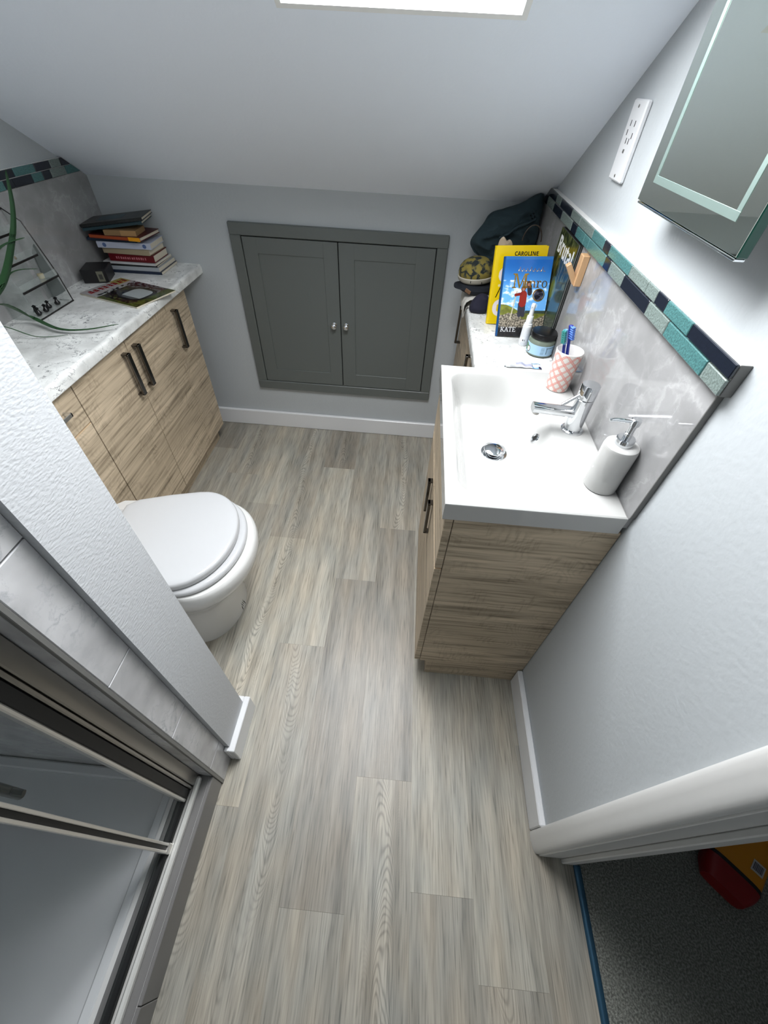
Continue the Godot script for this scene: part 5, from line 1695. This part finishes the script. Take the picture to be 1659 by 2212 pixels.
	for i in 21:
		var s := i / 20.0
		var c := Vector3(lerpf(0.351, 0.452, s), 0.0, lerpf(0.747, 0.735, s) - 0.006 * sin(s * 3.0))
		var hw := lerpf(0.0095, 0.0175, smooth(s * 1.6))
		var hh := lerpf(0.0095, 0.0012, pow(s, 0.75)) + 0.0012 * sin(s * 22.0)
		var row := []
		for k in 21:
			var a := TAU * k / 20.0
			row.append(c + Vector3(0, hh + hh * sin(a), hw * cos(a)))
		rows.append(row)
	g = G.new()
	g.sheet(rows, func(p): return Vector3(0, p.y - 0.006, p.z - 0.738), true)
	var tt := pic(128, 128, func(a: float, b: float) -> Color:
		var c := Color(0.84, 0.85, 0.87)
		if b > 0.18 and b < 0.72 and absf(fposmod(a * 2.0 + b * 0.3, 1.0) - 0.5) < 0.16: c = Color(0.62, 0.63, 0.70)
		if b > 0.70 and fposmod(a * 3.0, 1.0) < 0.4: c = Color(0.48, 0.66, 0.80)
		if b > 0.90 and fposmod(a * 2.0, 1.0) < 0.35: c = Color(0.16, 0.15, 0.28)
		return c)
	put("tube_body", g, printed("tube_print", tt, 0.3), u)
	g = G.new()
	g.xf = Transform3D(Basis(Vector3(0, 0, 1), PI / 2), Vector3(0.352, 0.0095, 0.747))
	g.lathe([Vector2(0.0, 0.0), Vector2(0.0093, 0.0), Vector2(0.0088, 0.011), Vector2(0.0055, 0.0125), Vector2(0.0052, 0.018), Vector2(0.0, 0.018)], 24)
	put("cap", g, wp, u)

func build_hall() -> void:
	struct("wall_hall_far", bx(Vector3(2.0, -0.1, 0.8), Vector3(2.1, 2.5, 3.4), 0.0), M.wall_paint)
	struct("wall_hall_back", bx(Vector3(XW + 0.121, -0.1, 0.8), Vector3(2.0, 2.5, 0.9), 0.0), M.wall_paint)
	struct("wall_hall_front", bx(Vector3(XW + 0.121, -0.1, 3.2), Vector3(2.0, 2.5, 3.3), 0.0), M.wall_paint)
	struct("ceiling_hall", bx(Vector3(XW + 0.121, 2.4, 0.9), Vector3(2.0, 2.5, 3.2), 0.0), M.wall_paint)
	var c := struct("floor_hall", bx(Vector3(0.6145, -0.1, 0.9), Vector3(2.0, 0.004, 3.2), 0.0), M.carpet, "dark grey carpet beyond the doorway")
	c.name = "floor_hall"
	# yellow packet with a red end lying on the carpet
	var u := thing("packet", "yellow packet with a red end lying on the hall carpet", "packet", Vector3(0.995, 0.005, 1.862))
	u.rotation.y = PI / 4
	var pf := PackedVector2Array()
	for k in 28:
		var a := TAU * k / 28.0
		pf.append(Vector2(signf(cos(a)) * pow(absf(cos(a)), 0.5) * 0.066, 0.034 + signf(sin(a)) * pow(absf(sin(a)), 0.6) * 0.034))
	var sec := func(x0: float, x1: float, s0: float, s1: float) -> G:
		var g := G.new()
		var rows := []
		for e in 5:
			var t := e / 4.0
			var s := lerpf(s0, s1, sin(t * PI / 2) if s0 < s1 else t)
			var row := []
			for p in pf: row.append(Vector3(lerpf(x0, x1, t), 0.034 + (p.y - 0.034) * s, p.x * s))
			row.append(row[0])
			rows.append(row)
		g.sheet(rows, func(p): return Vector3(0, p.y - 0.034, p.z), true)
		for e in [0, 4]:
			for k in pf.size():
				var nn := Vector3(-1, 0, 0) if e == 0 else Vector3(1, 0, 0)
				g.t3(Vector3(rows[e][0].x, 0.034, 0), rows[e][k], rows[e][k + 1], nn, nn, nn)
		return g
	put("red_end", sec.call(-0.052, 0.0, 0.72, 1.0), mat("red_plastic", Color(0.48, 0.03, 0.04), 0.4), u)
	put("black_band", sec.call(0.0, 0.009, 1.02, 1.02), M.black_plastic, u)
	put("yellow_body", sec.call(0.009, 0.17, 0.99, 0.97), mat("yellow_plastic", Color(0.78, 0.50, 0.04), 0.4), u)
	var bc := pic(64, 48, func(a: float, b: float) -> Color:
		if a < 0.12 or a > 0.88 or b < 0.15 or b > 0.85: return Color(0.72, 0.70, 0.68)
		return Color(0.22, 0.22, 0.24) if int(a * 26.0) % 3 == 0 else Color(0.52, 0.50, 0.50))
	var g := G.new()
	g.q4(Vector3(0.035, 0.0683, 0.048), Vector3(0.035, 0.0683, 0.020), Vector3(0.065, 0.0683, 0.020), Vector3(0.065, 0.0683, 0.048), Vector3.UP)
	put("barcode_label", g, printed("barcode", bc, 0.5), u)
